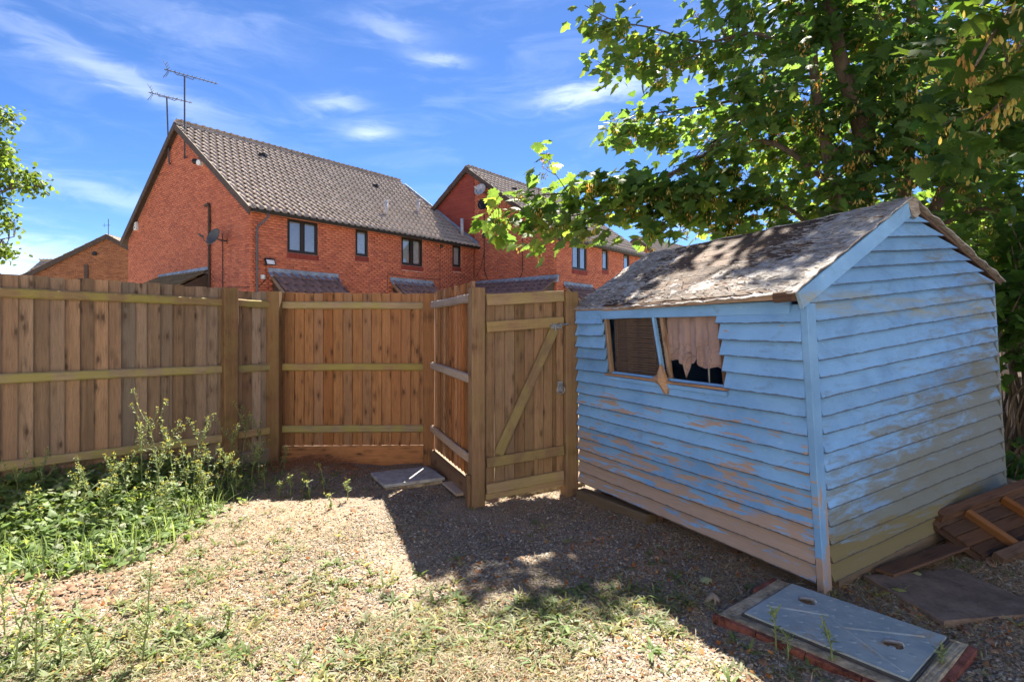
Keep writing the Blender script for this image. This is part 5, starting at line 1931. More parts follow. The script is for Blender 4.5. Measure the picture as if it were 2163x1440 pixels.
# ------------------------------------------------------------------ trees
def maple_leaf(simple=False):
    """Five-lobed leaf, stalk end at origin, tip along +y, about 1 wide; triangle fan with a fold."""
    half = [(0, 0), (.16, -.10), (.34, -.04), (.30, .10), (.50, .16), (.46, .27), (.58, .40), (.40, .43), (.42, .60), (.26, .52), (.19, .66), (.20, .80), (.08, .82), (0, 1.04)]
    if simple:
        half = [(0, 0), (.30, -.06), (.32, .12), (.56, .30), (.30, .46), (.24, .72), (0, 1.0)]
    out = half + [(-x, y) for x, y in half[-2:0:-1]]
    V = [(0, .36, .03)]
    for x, y in out:
        V.append((x, y, -.16 * abs(x) - .10 * (y - .36) ** 2))
    n = len(out)
    F = [(0, 1 + k, 1 + (k + 1) % n) for k in range(n)]
    return np.array(V), np.array(F)


LEAF_V, LEAF_F = maple_leaf()
LEAFS_V, LEAFS_F = maple_leaf(True)


def curve_pts(pts, seg=5):
    """Catmull-Rom through (Vector, radius)."""
    out = []
    n = len(pts)
    for i in range(n - 1):
        p0, p1, p2, p3 = pts[max(i - 1, 0)], pts[i], pts[i + 1], pts[min(i + 2, n - 1)]
        for k in range(seg):
            t = k / seg
            v = .5 * ((2 * p1[0]) + (p2[0] - p0[0]) * t + (2 * p0[0] - 5 * p1[0] + 4 * p2[0] - p3[0]) * t * t + (3 * p1[0] - p0[0] - 3 * p2[0] + p3[0]) * t ** 3)
            out.append((v, p1[1] + (p2[1] - p1[1]) * t))
    out.append(pts[-1])
    return out


def project(P):
    P = np.asarray(P)
    Y = np.maximum(P[:, 1], .05)
    return P[:, 0] / Y * 1200 + 1081.5, 697 - (P[:, 2] - CAMZ) / Y * 1200


def make_maple():
    root = thing('maple_tree', (4.3, 7.0, 0), 'tall multi-stemmed maple behind the shed, branches with yellow seed keys overhanging', 'tree')
    limbs = [
        ('trunk', [(1818, 950, 7.0, .17), (1814, 700, 7.0, .13), (1815, 420, 7.0, .105), (1819, 277, 7.0, .10), (1781, 150, 7.0, .085), (1762, 56, 6.9, .075), (1751, 0, 6.8, .07), (1735, -180, 6.6, .05), (1700, -420, 6.4, .03), (1690, -600, 6.3, .01)]),
        ('limb', [(1812, 760, 7.0, .09), (1775, 520, 7.0, .075), (1760, 390, 6.95, .062), (1727, 220, 6.8, .055), (1718, 130, 6.7, .05), (1714, 40, 6.6, .043), (1690, -120, 6.4, .03), (1640, -320, 6.2, .012)]),
        ('limb', [(1716, 60, 6.6, .035), (1680, 20, 6.5, .03), (1640, -5, 6.4, .028), (1540, -80, 6.2, .02), (1420, -150, 6.0, .008)]),
        ('limb', [(1816, 560, 7.1, .09), (1832, 350, 7.2, .07), (1846, 97, 7.3, .06), (1856, -10, 7.3, .055), (1872, -220, 7.4, .035), (1880, -500, 7.5, .01)]),
        ('limb', [(1825, 800, 7.1, .11), (1880, 560, 7.2, .09), (1912, 390, 7.2, .08), (1927, 112, 7.2, .07), (1928, 0, 7.2, .065), (1940, -220, 7.2, .045), (1965, -500, 7.2, .015)]),
        ('limb', [(1850, 760, 7.0, .09), (1940, 520, 6.9, .07), (2006, 375, 6.8, .06), (2059, 277, 6.6, .055), (2120, 150, 6.2, .045), (2200, 0, 5.7, .03), (2300, -150, 5.0, .012)]),
        ('branch', [(1719, 128, 6.7, .03), (1672, 97, 6.4, .026), (1605, 73, 6.1, .02), (1560, 75, 6.0, .016), (1480, 90, 5.9, .012), (1380, 60, 5.8, .008), (1300, 45, 5.75, .006), (1235, 12, 5.7, .003)]),
        ('branch', [(1560, 76, 6.0, .012), (1470, 118, 5.95, .009), (1380, 140, 5.9, .006), (1275, 140, 5.8, .003)]),
        ('branch', [(1775, 330, 6.9, .03), (1680, 240, 6.5, .024), (1580, 212, 6.3, .018), (1480, 225, 6.2, .012), (1380, 240, 6.0, .007), (1270, 255, 5.9, .003)]),
        ('branch', [(1800, 430, 6.95, .04), (1640, 305, 6.4, .03), (1525, 315, 6.1, .025), (1469, 337, 6.0, .02), (1412, 369, 5.9, .017), (1319, 397, 5.8, .012), (1210, 407, 5.7, .008), (1120, 415, 5.6, .005), (1045, 432, 5.5, .002)]),
        ('branch', [(1430, 362, 5.9, .014), (1340, 430, 5.85, .01), (1240, 450, 5.75, .007), (1150, 470, 5.6, .004), (1090, 500, 5.55, .002)]),
        ('branch', [(1200, 408, 5.7, .006), (1175, 370, 5.65, .004), (1140, 318, 5.6, .002)]),
        ('branch', [(1790, 560, 6.95, .03), (1650, 430, 6.5, .022), (1540, 440, 6.2, .014), (1440, 450, 6.0, .008), (1380, 490, 5.9, .003)]),
        ('branch', [(2200, 0, 5.7, .03), (2260, -120, 4.3, .026), (2200, -60, 3.2, .018), (2120, 40, 2.7, .01), (2060, 140, 2.5, .004)]),
        ('branch', [(2260, -120, 4.3, .02), (2300, 50, 3.4, .013), (2180, 170, 2.9, .008), (2060, 260, 2.8, .004)]),
        ('branch', [(1960, 490, 6.9, .03), (2080, 440, 6.6, .022), (2180, 500, 6.3, .015), (2260, 640, 6.1, .006)]),
        ('branch', [(1900, 620, 7.0, .03), (2060, 640, 6.6, .02), (2150, 720, 6.4, .012), (2180, 860, 6.2, .005)]),
    ]
    def deep(px, py, Y):
        return Y + (1.7 if py < 320 else .9) * min(1, max(0, (1760 - px) / 220)) if Y > 4.5 else Y
    skel = []
    for nm, pts in limbs:
        c = curve_pts([(at(px, py, deep(px, py, Y)), r * deep(px, py, Y) / Y) for px, py, Y, r in pts])
        MB().tube([p for p, r in c], [r for p, r in c], 10 if c[0][1] > .02 else 6).build(nm, M['bark'], root, True)
        skel += [p for p, r in c]
    skel = np.array([tuple(p) for p in skel])

    cl = []   # px, py, depth, rx, ry (px), rz (m), leaves, brightness
    cl += [(1245, 22, 5.8, 34, 34, .2, 26, 1), (1310, 72, 5.8, 62, 40, .3, 85, 1), (1400, 105, 5.9, 70, 45, .4, 110, 1), (1290, 130, 5.8, 45, 30, .25, 45, 1),
           (1365, 152, 5.9, 55, 18, .3, 55, 1), (1480, 112, 6.0, 75, 50, .4, 150, 1), (1570, 35, 6.1, 85, 42, .4, 130, 1), (1500, 8, 6.0, 50, 22, .4, 40, 1), (1660, 60, 6.4, 80, 70, .5, 150, .9),
           (1560, 150, 6.1, 60, 40, .4, 90, 1)]
    cl += [(1300, 262, 5.9, 46, 32, .25, 55, .8), (1395, 255, 6.0, 75, 34, .35, 130, .8), (1490, 255, 6.1, 80, 42, .4, 160, .8), (1330, 300, 5.9, 45, 18, .25, 35, .8),
           (1600, 215, 6.3, 80, 55, .5, 190, .7), (1590, 300, 6.3, 80, 40, .5, 140, .7), (1440, 300, 6.0, 60, 20, .3, 50, .8)]
    cl += [(1075, 450, 5.6, 38, 36, .2, 46, 1.1), (1150, 440, 5.6, 55, 40, .3, 100, 1), (1150, 345, 5.6, 18, 36, .1, 14, 1.2), (1250, 415, 5.7, 75, 40, .35, 180, 1),
           (1350, 405, 5.8, 85, 45, .4, 230, .8), (1450, 410, 5.9, 85, 65, .5, 300, .7), (1125, 500, 5.6, 36, 25, .15, 32, 1), (1500, 345, 6.0, 80, 40, .4, 160, .9),
           (1390, 470, 5.9, 45, 40, .3, 90, .6), (1560, 445, 6.2, 105, 60, .6, 380, .6), (1230, 480, 5.7, 60, 22, .25, 70, .8), (1100, 395, 5.6, 30, 18, .15, 16, 1.1)]
    # body of the crown, in view and above the frame
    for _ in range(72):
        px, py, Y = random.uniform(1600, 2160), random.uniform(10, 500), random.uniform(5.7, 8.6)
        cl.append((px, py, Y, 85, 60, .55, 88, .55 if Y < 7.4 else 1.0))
    for _ in range(30):
        px, py, Y = random.uniform(1560, 2300), random.uniform(150, 520), random.uniform(8.0, 10.5)
        cl.append((px, py, Y, 95, 70, .8, 70, 1.1))
    for _ in range(26):
        px, py, Y = random.uniform(1620, 2350), random.uniform(-620, 10), random.uniform(5.6, 8.8)
        cl.append((px, py, Y, 110, 100, .8, 75, .9))
    for _ in range(26):
        px, py, Y = random.uniform(2130, 2420), random.uniform(-100, 740), random.uniform(5.4, 8.0)
        cl.append((px, py, Y, 60, 80, .5, 60, .7))
    # boughs over the shed and the right of the garden (out of frame, they shade it)
    for _ in range(26):
        x, y, z = random.uniform(.9, 6.0), random.uniform(3.6, 6.6), random.uniform(4.6, 8.0)
        if z - CAMZ < .62 * y + .35 or x < 2.3 + .25 * (y - 4):
            continue
        cl.append((x / y * 1200 + 1081.5, 697 - (z - CAMZ) / y * 1200, y, 110, 90, .7, 60, .8))
    # high boughs, above the picture, that dapple the shed roof and the gravel before the gate
    for _ in range(34):
        x, y, z = random.uniform(2.3, 4.4), random.uniform(6.9, 9.2), random.uniform(6.6, 8.4)
        if z - CAMZ > .6 * y + .25:
            cl.append((x / y * 1200 + 1081.5, 697 - (z - CAMZ) / y * 1200, y, 62, 50, .45, 64, .9))
    for x in (.8, 1.1, 1.4, 1.75, 2.1):
        y, z = random.uniform(8.45, 8.75), random.uniform(7.0, 7.3)
        cl.append((x / y * 1200 + 1081.5, 697 - (z - CAMZ) / y * 1200, y, 48, 34, .26, 62, .9))
    # near spray in the top right corner
    near = [(2085, 60, 2.7, 95, 60, .25, 46, .55), (2130, 190, 2.8, 70, 80, .25, 46, .5), (2030, 210, 3.0, 60, 80, .3, 36, .5), (2150, 20, 2.6, 60, 60, .25, 26, .6),
            (1980, 290, 3.4, 60, 50, .3, 34, .5), (1990, 90, 3.6, 70, 60, .35, 46, .6), (2100, 330, 3.3, 70, 60, .3, 34, .6)]
    cl += near
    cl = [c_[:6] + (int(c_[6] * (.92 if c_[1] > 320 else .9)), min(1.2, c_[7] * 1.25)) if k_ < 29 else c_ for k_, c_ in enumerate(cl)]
    cl = [(c_[0], c_[1], deep(*c_[:3])) + tuple(c_[3:]) if k_ < 29 else c_ for k_, c_ in enumerate(cl)]
    P, S, B, NR_ = [], [], [], []
    tw = MB()
    keyc = []
    for ci, (px, py, Y, rx, ry, rz, n, br) in enumerate(cl):
        c = np.array(at(px, py, Y))
        sc = Y / 1200
        rad = np.array([rx * sc, rz, ry * sc])
        nc = max(2, n // 9)
        v = rng.normal(size=(nc, 3))
        v /= np.linalg.norm(v, axis=1)[:, None]
        cen = c + v * rad * (rng.random((nc, 1)) ** .45)
        k = rng.integers(0, nc, n)
        spread = (.115 if ci < 29 else .10) if Y > 4 else .09
        pts = cen[k] + rng.normal(0, spread, (n, 3)) * np.array([1.15, 1.15, .75])
        P.append(pts)
        S.append(rng.uniform(.085, .165, n) * (1 if Y > 4 else .9) * (1.15 if ci < 29 else 1))
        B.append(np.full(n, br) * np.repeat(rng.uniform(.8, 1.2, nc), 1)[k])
        if Y > 4 and ci > 28:
            sel = cen[::3]
        else:
            sel = cen
        for q in sel:
            d = np.linalg.norm(skel - q, axis=1)
            j = skel[d.argmin()]
            if d.min() < 2.2:
                mid = (j + q) / 2 + rng.normal(0, .05, 3) + np.array([0, 0, .04])
                tw.tube([j, mid, q], [.006, .004, .002], 4, False)
        if py > -60 and px < 2200:
            for q in cen:
                if rng.random() < (.6 if py > 100 else .3):
                    keyc.append((q + np.array([0, -.12, -.08]), Y))
        if Y < 4:
            for q in cen:
                keyc.append((q + np.array([0, -.03, -.10]), Y))
    tag(tw.build('twigs', M['bark'], root), kind='stuff')
    P, S, B = np.concatenate(P), np.concatenate(S), np.concatenate(B)
    # keep the air in front of the camera and the shed free
    ok = (P[:, 2] > .3) & ~((P[:, 1] < 1.9) & (P[:, 2] < 2.6))
    inside = (P[:, 0] > .3) & (P[:, 0] < 3.9) & (P[:, 1] > 2.9) & (P[:, 1] < 6.4) & (P[:, 2] < 2.35)
    ok &= ~inside
    P, S, B = P[ok], S[ok], B[ok]
    n = len(P)
    out = P - np.array([4.3, 7.0, 4.5])
    az = np.arctan2(out[:, 1], out[:, 0]) + rng.normal(0, 1.1, n) - math.pi / 2
    Ms = rot_mats(-np.abs(rng.normal(.55, .45, n)), rng.normal(0, .4, n), az)
    Ms = Ms * S[:, None, None]
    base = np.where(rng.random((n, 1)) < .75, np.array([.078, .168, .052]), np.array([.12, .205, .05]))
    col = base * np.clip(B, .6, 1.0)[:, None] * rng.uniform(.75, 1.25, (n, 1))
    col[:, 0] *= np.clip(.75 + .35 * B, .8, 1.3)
    px, py = project(P)
    vis = (px > 0) & (px < 2163) & (py > 0) & (py < 1440) & (P[:, 1] > 1.2)
    score = np.where(vis, S / P[:, 1], 0)
    order = np.argsort(-score)
    singles = order[:300]
    rest = order[300:]
    # leaf variants for the single leaves share four meshes
    var = []
    for k in range(4):
        cc = np.tile(np.array([[.052, .115, .022], [.07, .14, .026], [.045, .10, .02], [.085, .15, .028]][k]) * .8, (len(LEAF_V), 1))
        me = np_mesh('leaf', LEAF_V, LEAF_F, cc, True)
        me.materials.append(M['leaf'])
        var.append(me)
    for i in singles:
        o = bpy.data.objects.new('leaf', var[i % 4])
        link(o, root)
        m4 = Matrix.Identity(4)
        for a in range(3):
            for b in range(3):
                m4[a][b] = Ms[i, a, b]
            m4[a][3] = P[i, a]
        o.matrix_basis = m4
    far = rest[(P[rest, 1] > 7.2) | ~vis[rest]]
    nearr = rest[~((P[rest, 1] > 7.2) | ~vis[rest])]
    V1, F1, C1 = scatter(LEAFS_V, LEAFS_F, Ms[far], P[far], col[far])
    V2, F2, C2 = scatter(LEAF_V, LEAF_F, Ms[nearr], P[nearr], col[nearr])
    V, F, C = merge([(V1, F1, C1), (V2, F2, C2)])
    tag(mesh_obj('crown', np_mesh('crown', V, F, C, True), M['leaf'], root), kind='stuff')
    # winged seed keys in hanging bunches
    kv = np.array([(0, 0, 0), (.22, .35, .05), (.26, .8, 0), (.08, 1.05, 0), (-.10, .7, 0), (-.08, .25, 0)])
    kf = np.array([(0, 1, 2), (0, 2, 3), (0, 3, 4), (0, 4, 5)])
    Pk, Sk, Ck, ax, ay, azk = [], [], [], [], [], []
    for q, Y in keyc:
        m = random.randint(8, 18)
        tint = np.array([.46, .40, .13]) if rng.random() < .75 else np.array([.50, .29, .09])
        for _ in range(m):
            p = q + rng.normal(0, .03, 3) + np.array([0, 0, -abs(rng.normal(0, .05))])
            sd = random.choice((-1, 1))
            Pk.append(p); Sk.append(random.uniform(.032, .046)); Ck.append(tint * random.uniform(.6, 1.2))
            ax.append(random.uniform(-2.2, -.8)); ay.append(sd * random.uniform(.2, .9)); azk.append(random.uniform(0, 6.28))
    Mk = rot_mats(np.array(ax), np.array(ay), np.array(azk)) * np.array(Sk)[:, None, None]
    V, F, C = scatter(kv, kf, Mk, np.array(Pk), np.array(Ck))
    tag(mesh_obj('seed_keys', np_mesh('seed_keys', V, F, C), M['keys'], root), kind='stuff')


make_maple()


def small_leaf_tree(name, label, base, limbs, cl, leaf=(.05, .10), colr=(.075, .13, .03)):
    root = thing(name, base, label, 'tree')
    skel = []
    for nm, pts in limbs:
        c = curve_pts([(at(*p[:3]), p[3]) for p in pts])
        MB().tube([p for p, r in c], [r for p, r in c], 8).build(nm, M['bark'], root, True)
        skel += [tuple(p) for p, r in c]
    skel = np.array(skel)
    lv = np.array([(0, 0, 0), (.34, .3, -.05), (.30, .62, -.04), (0, 1, -.05), (-.30, .62, -.04), (-.34, .3, -.05)])
    lf = np.array([(0, 1, 2), (0, 2, 3), (0, 3, 4), (0, 4, 5)])
    P, tw = [], MB()
    for px, py, Y, rx, ry, rz, n in cl:
        c = np.array(at(px, py, Y))
        sc = Y / 1200
        nc = max(3, n // 14)
        v = rng.normal(size=(nc, 3))
        v /= np.linalg.norm(v, axis=1)[:, None]
        cen = c + v * np.array([rx * sc, rz, ry * sc]) * (rng.random((nc, 1)) ** .5)
        k = rng.integers(0, nc, n)
        P.append(cen[k] + rng.normal(0, .16, (n, 3)))
        for q in cen[::2]:
            d = np.linalg.norm(skel - q, axis=1)
            tw.tube([skel[d.argmin()], (skel[d.argmin()] + q) / 2 + rng.normal(0, .1, 3), q], [.018, .012, .006], 4, False)
    tag(tw.build('twigs', M['bark'], root), kind='stuff')
    P = np.concatenate(P)
    n = len(P)
    Ms = rot_mats(-np.abs(rng.normal(.7, .5, n)), rng.normal(0, .5, n), rng.uniform(0, 6.28, n)) * rng.uniform(*leaf, n)[:, None, None]
    col = np.array(colr) * rng.uniform(.6, 1.4, (n, 1))
    V, F, C = scatter(lv, lf, Ms, P, col)
    tag(mesh_obj('crown', np_mesh('crown', V, F, C), M['leaf'], root), kind='stuff')


small_leaf_tree('birch_tree', 'loose pale green tree at the left edge above the fence', at(-140, 780, 20) * 1.0,
                [('trunk', [(-140, 800, 20, .2), (-130, 560, 20, .16), (-120, 300, 20, .1), (-90, 150, 20, .04)]),
                 ('limb', [(-128, 480, 20, .07), (-60, 430, 19.6, .05), (20, 400, 19.4, .03), (100, 392, 19.2, .01)]),
                 ('limb', [(-122, 350, 20, .06), (-60, 300, 19.7, .04), (20, 250, 19.5, .012)]),
                 ('limb', [(-130, 560, 20, .06), (-50, 520, 19.6, .04), (30, 500, 19.4, .012)])],
                [(5, 245, 19.5, 22, 25, .5, 150), (0, 320, 19.5, 38, 35, .6, 320), (15, 370, 19.5, 35, 28, .6, 320), (65, 385, 19.3, 34, 20, .4, 210), (0, 430, 19.5, 30, 20, .5, 170),
                 (18, 470, 19.4, 22, 20, .4, 120), (12, 525, 19.4, 18, 18, .4, 130), (-90, 300, 20, 80, 120, 1.2, 900), (-100, 500, 20, 80, 90, 1.2, 600)],
                leaf=(.12, .22), colr=(.085, .14, .03))

# sunlit shrubs beyond the shed on the right
def shrub(name, label, c, rad, n, colr, leaf=(.06, .13)):
    root = thing(name, (c[0], c[1], 0), label, 'shrub')
    c = np.array(c)
    st = MB()
    nc = n // 10
    v = rng.normal(size=(nc, 3))
    v /= np.linalg.norm(v, axis=1)[:, None]
    cen = c + v * np.array(rad) * (rng.random((nc, 1)) ** .45)
    for q in cen[::2]:
        b = np.array([c[0] + rng.normal(0, .15), c[1] + rng.normal(0, .15), 0.0])
        st.tube([b, (b + q) / 2 + rng.normal(0, .1, 3), q], [.02, .012, .004], 5, False)
    tag(st.build('stems', M['bark'], root), kind='stuff')
    k = rng.integers(0, nc, n)
    P = cen[k] + rng.normal(0, .10, (n, 3))
    P[:, 2] = np.maximum(P[:, 2], .08)
    Ms = rot_mats(-np.abs(rng.normal(.6, .4, n)), rng.normal(0, .4, n), rng.uniform(0, 6.28, n)) * rng.uniform(*leaf, n)[:, None, None]
    col = np.array(colr) * rng.uniform(.6, 1.4, (n, 1))
    V, F, C = scatter(LEAFS_V, LEAFS_F, Ms, P, col)
    tag(mesh_obj('foliage', np_mesh('foliage', V, F, C, True), M['leaf'], root), kind='stuff')


shrub('maple_sapling', 'leafy maple sapling in shade just behind the shed corner', (4.75, 5.3, 1.8), (.45, .6, .8), 700, (.04, .095, .02), (.09, .15))
shrub('green_shrub', 'bright sunlit shrub beyond the shed at the right edge', (7.2, 8.6, 2.2), (1.3, 1.2, 1.6), 2200, (.07, .14, .028), (.09, .16))
shrub('green_shrub', 'low leafy shrub in shade at the rear corner of the shed', (4.35, 4.95, .25), (.2, .35, .14), 160, (.05, .11, .025), (.06, .10))
# taller trees closing the view behind the maple
for lab, c, rd in (('broad green tree far behind the maple', (9.5, 12.5, 2.6), (2.2, 1.6, 1.9)), ('rounded green tree beyond the right fence', (13.5, 10.5, 3.0), (2.4, 1.8, 2.4))):
    rr = thing('broadleaf_tree', (c[0], c[1], 0), lab, 'tree')
    MB().tube([(c[0], c[1], -.1), (c[0] + .1, c[1], 2.5), (c[0], c[1] + .1, c[2])], [.22, .17, .08], 10).build('trunk', M['bark'], rr, True)
    n = 2600
    v = rng.normal(size=(n // 12, 3)); v /= np.linalg.norm(v, axis=1)[:, None]
    cen = np.array(c) + v * np.array(rd) * (rng.random((len(v), 1)) ** .35)
    lb = MB()
    for q in cen[::9]:
        lb.tube([(c[0], c[1], 2.6), tuple((np.array([c[0], c[1], 3.2]) + q) / 2), tuple(q)], [.08, .045, .012], 5, False)
    lb.build('limbs', M['bark'], rr)
    P = cen[rng.integers(0, len(v), n)] + rng.normal(0, .22, (n, 3))
    Ms = rot_mats(-np.abs(rng.normal(.6, .4, n)), rng.normal(0, .4, n), rng.uniform(0, 6.28, n)) * rng.uniform(.16, .3, n)[:, None, None]
    V, F, C = scatter(LEAFS_V, LEAFS_F, Ms, P, np.array([.06, .125, .027]) * rng.uniform(.6, 1.4, (n, 1)))
    tag(mesh_obj('crown', np_mesh('crown', V, F, C, True), M['leaf'], rr), kind='stuff')

# ------------------------------------------------------------------ ground cover
def blocked(P):
    """True where a solid object stands."""
    x, y = P[:, 0], P[:, 1]
    b = np.zeros(len(P), bool)
    e1 = np.array([.63, -.777]); e2 = np.array([.777, .63])
    d = np.stack([x - 1.545, y - 2.665], 1)
    a_, b_ = d @ e1, d @ e2
    b |= (a_ > -.49) & (a_ < .46) & (b_ > -.38) & (b_ < .31)
    rz = R(28)
    d = np.stack([x + 1.01, y - 5.47], 1)
    b |= (np.abs(d @ np.array([math.cos(rz), math.sin(rz)])) < .30) & (np.abs(d @ np.array([-math.sin(rz), math.cos(rz)])) < .26)
    d = np.stack([x - FRb.x, y - FRb.y], 1)
    g1 = np.array([.865, .502]); g2 = np.array([-.5, .866])
    b |= (d @ g1 > .0) & (d @ g1 < 2.3) & (d @ g2 > .0) & (d @ g2 < 2.2)
    return b


def ground_samples(n, xr=(-4.6, 3.6), yr=(1.9, 6.3), dens=None, patch=None):
    out = []
    got = 0
    while got < n:
        m = n * 3
        u = rng.random(m)
        Y = 1 / (1 / yr[0] + u * (1 / yr[1] - 1 / yr[0]))        # denser near the camera
        X = rng.uniform(-1.02, 1.02, m) * Y * .93
        P = np.stack([X, Y, np.zeros(m)], 1)
        P[:, 2] = height(X, Y)
        px, py = project(P)
        keep = (px > -60) & (px < 2220) & (py < 1500) & (X > xr[0]) & (X < xr[1]) & ~blocked(P)
        if dens is not None:
            keep &= rng.random(m) < dens(px, py)
        if patch is not None:
            keep &= rng.random(m) < patch[2] + (1 - patch[2]) * patchy(P, patch[0], patch[1])
        keep &= (Y < fence_y(X) - .03)
        P = P[keep]
        out.append(P)
        got += len(P)
    return np.concatenate(out)[:n]


def fence_y(X):
    """Depth of the fence line over X, so nothing grows through it."""
    y = np.where(X < -2.86, 5.68 + (X + 2.86) * 1.093, np.where(X < -2.5, 5.68 + (X + 2.86) * 1.4, np.where(X < -.9, 6.12, np.where(X < -.3, 6.1 - (X + .85) * 2.5, 6.3))))
    return y


def gauss(px, py, cx, cy, sx, sy):
    return np.exp(-((px - cx) / sx) ** 2 - ((py - cy) / sy) ** 2)


def patchy(P, scale, seed):
    """Smooth clumping field 0..1 over the ground."""
    r_ = np.random.default_rng(seed)
    f = np.zeros(len(P))
    for k in range(9):
        a, ph, fr = r_.uniform(0, 6.28), r_.uniform(0, 6.28), scale * r_.uniform(.5, 2.2)
        f += np.sin((P[:, 0] * math.cos(a) + P[:, 1] * math.sin(a)) * fr + ph)
    return .5 + .5 * np.tanh(f * .75)


def d_gravel(px, py):
    d = .35 + .65 * gauss(px, py, 1050, 1130, 420, 130) + .5 * gauss(px, py, 700, 1420, 260, 80) + .35 * gauss(px, py, 1250, 1400, 300, 120)
    return np.clip(d - .5 * gauss(px, py, 200, 1060, 300, 90), .05, 1)


def d_green(px, py):
    d = .10 + .8 * gauss(px, py, 120, 1390, 230, 90) + .75 * gauss(px, py, 400, 1350, 130, 60) + .6 * gauss(px, py, 1080, 1320, 150, 55) + .75 * gauss(px, py, 1290, 1285, 170, 45) \
        + .35 * gauss(px, py, 1150, 1420, 250, 60) + .6 * gauss(px, py, 330, 1200, 130, 30) + .35 * gauss(px, py, 690, 1250, 150, 60) + .5 * gauss(px, py, 640, 1010, 90, 40) + .4 * gauss(px, py, 860, 1400, 150, 50) \
        + .35 * gauss(px, py, 560, 1120, 180, 40)
    d -= .8 * gauss(px, py, 1060, 1110, 200, 75)
    d *= np.where((px > 1450) & (py > 1000), .35, 1)
    return np.clip(d, .015, 1)


def d_straw(px, py):
    d = .55 + .4 * gauss(px, py, 650, 1120, 300, 90) + .4 * gauss(px, py, 850, 1300, 300, 80) + .5 * gauss(px, py, 1000, 1400, 500, 60)
    d -= .62 * gauss(px, py, 1060, 1110, 210, 80)
    return np.clip(d, .03, 1)


# pea shingle
def gravel():
    n = 105000
    P = ground_samples(n, dens=d_gravel, patch=(2.2, 3, .35))
    P[:, 2] += rng.uniform(-.002, .006, n)
    s = rng.lognormal(math.log(.0066), .32, n).clip(.0035, .016)
    tv = np.array([(1, 0, .1), (.25, .85, .0), (-.8, .5, .1), (-.75, -.55, .0), (.35, -.8, .1), (.05, .1, .72)])
    tf = np.array([(0, 1, 5), (1, 2, 5), (2, 3, 5), (3, 4, 5), (4, 0, 5)])
    Ms = rot_mats(rng.normal(0, .25, n), rng.normal(0, .25, n), rng.uniform(0, 6.28, n)) * s[:, None, None]
    pal = np.array([(.52, .43, .33), (.45, .355, .26), (.56, .49, .40), (.38, .28, .195), (.46, .32, .21), (.42, .37, .33), (.62, .57, .50)])
    col = pal[rng.integers(0, len(pal), n)] * rng.uniform(.38, .74, (n, 1)) * np.array([.97, 1.0, 1.0])
    V, F, C = scatter(tv, tf, Ms, P, col)
    o = mesh_obj('gravel', np_mesh('gravel', V, F, C), M['pebble'])
    tag(o, 'pale pea shingle strewn over the garden soil', 'gravel', kind='stuff')


gravel()

BLADE_V = np.array([(-.5, 0, 0), (.5, 0, 0), (-.9, .3, .10), (.9, .3, .10), (-.75, .65, .12), (.75, .65, .12), (0, 1, .05)])
BLADE_F4 = np.array([(0, 1, 3), (0, 3, 2), (2, 3, 5), (2, 5, 4), (4, 5, 6)])
HEART_V = np.array([(0, 0, 0), (.30, -.16, .02), (.46, .08, -.03), (.30, .50, -.05), (0, 1, -.10), (-.30, .50, -.05), (-.46, .08, -.03), (-.30, -.16, .02), (0, .35, .04)])
HEART_F = np.array([(8, k, k + 1) for k in range(7)] + [(8, 7, 0)])


def blades(P, length, width, pitch, az, col):
    n = len(P)
    S = np.zeros((n, 3, 3))
    S[:, 0, 0] = width / 2
    S[:, 1, 1] = length
    S[:, 2, 2] = length
    Ms = np.einsum('nij,njk->nik', rot_mats(pitch, rng.normal(0, .25, n), az), S)
    return scatter(BLADE_V, BLADE_F4, Ms, P, col)


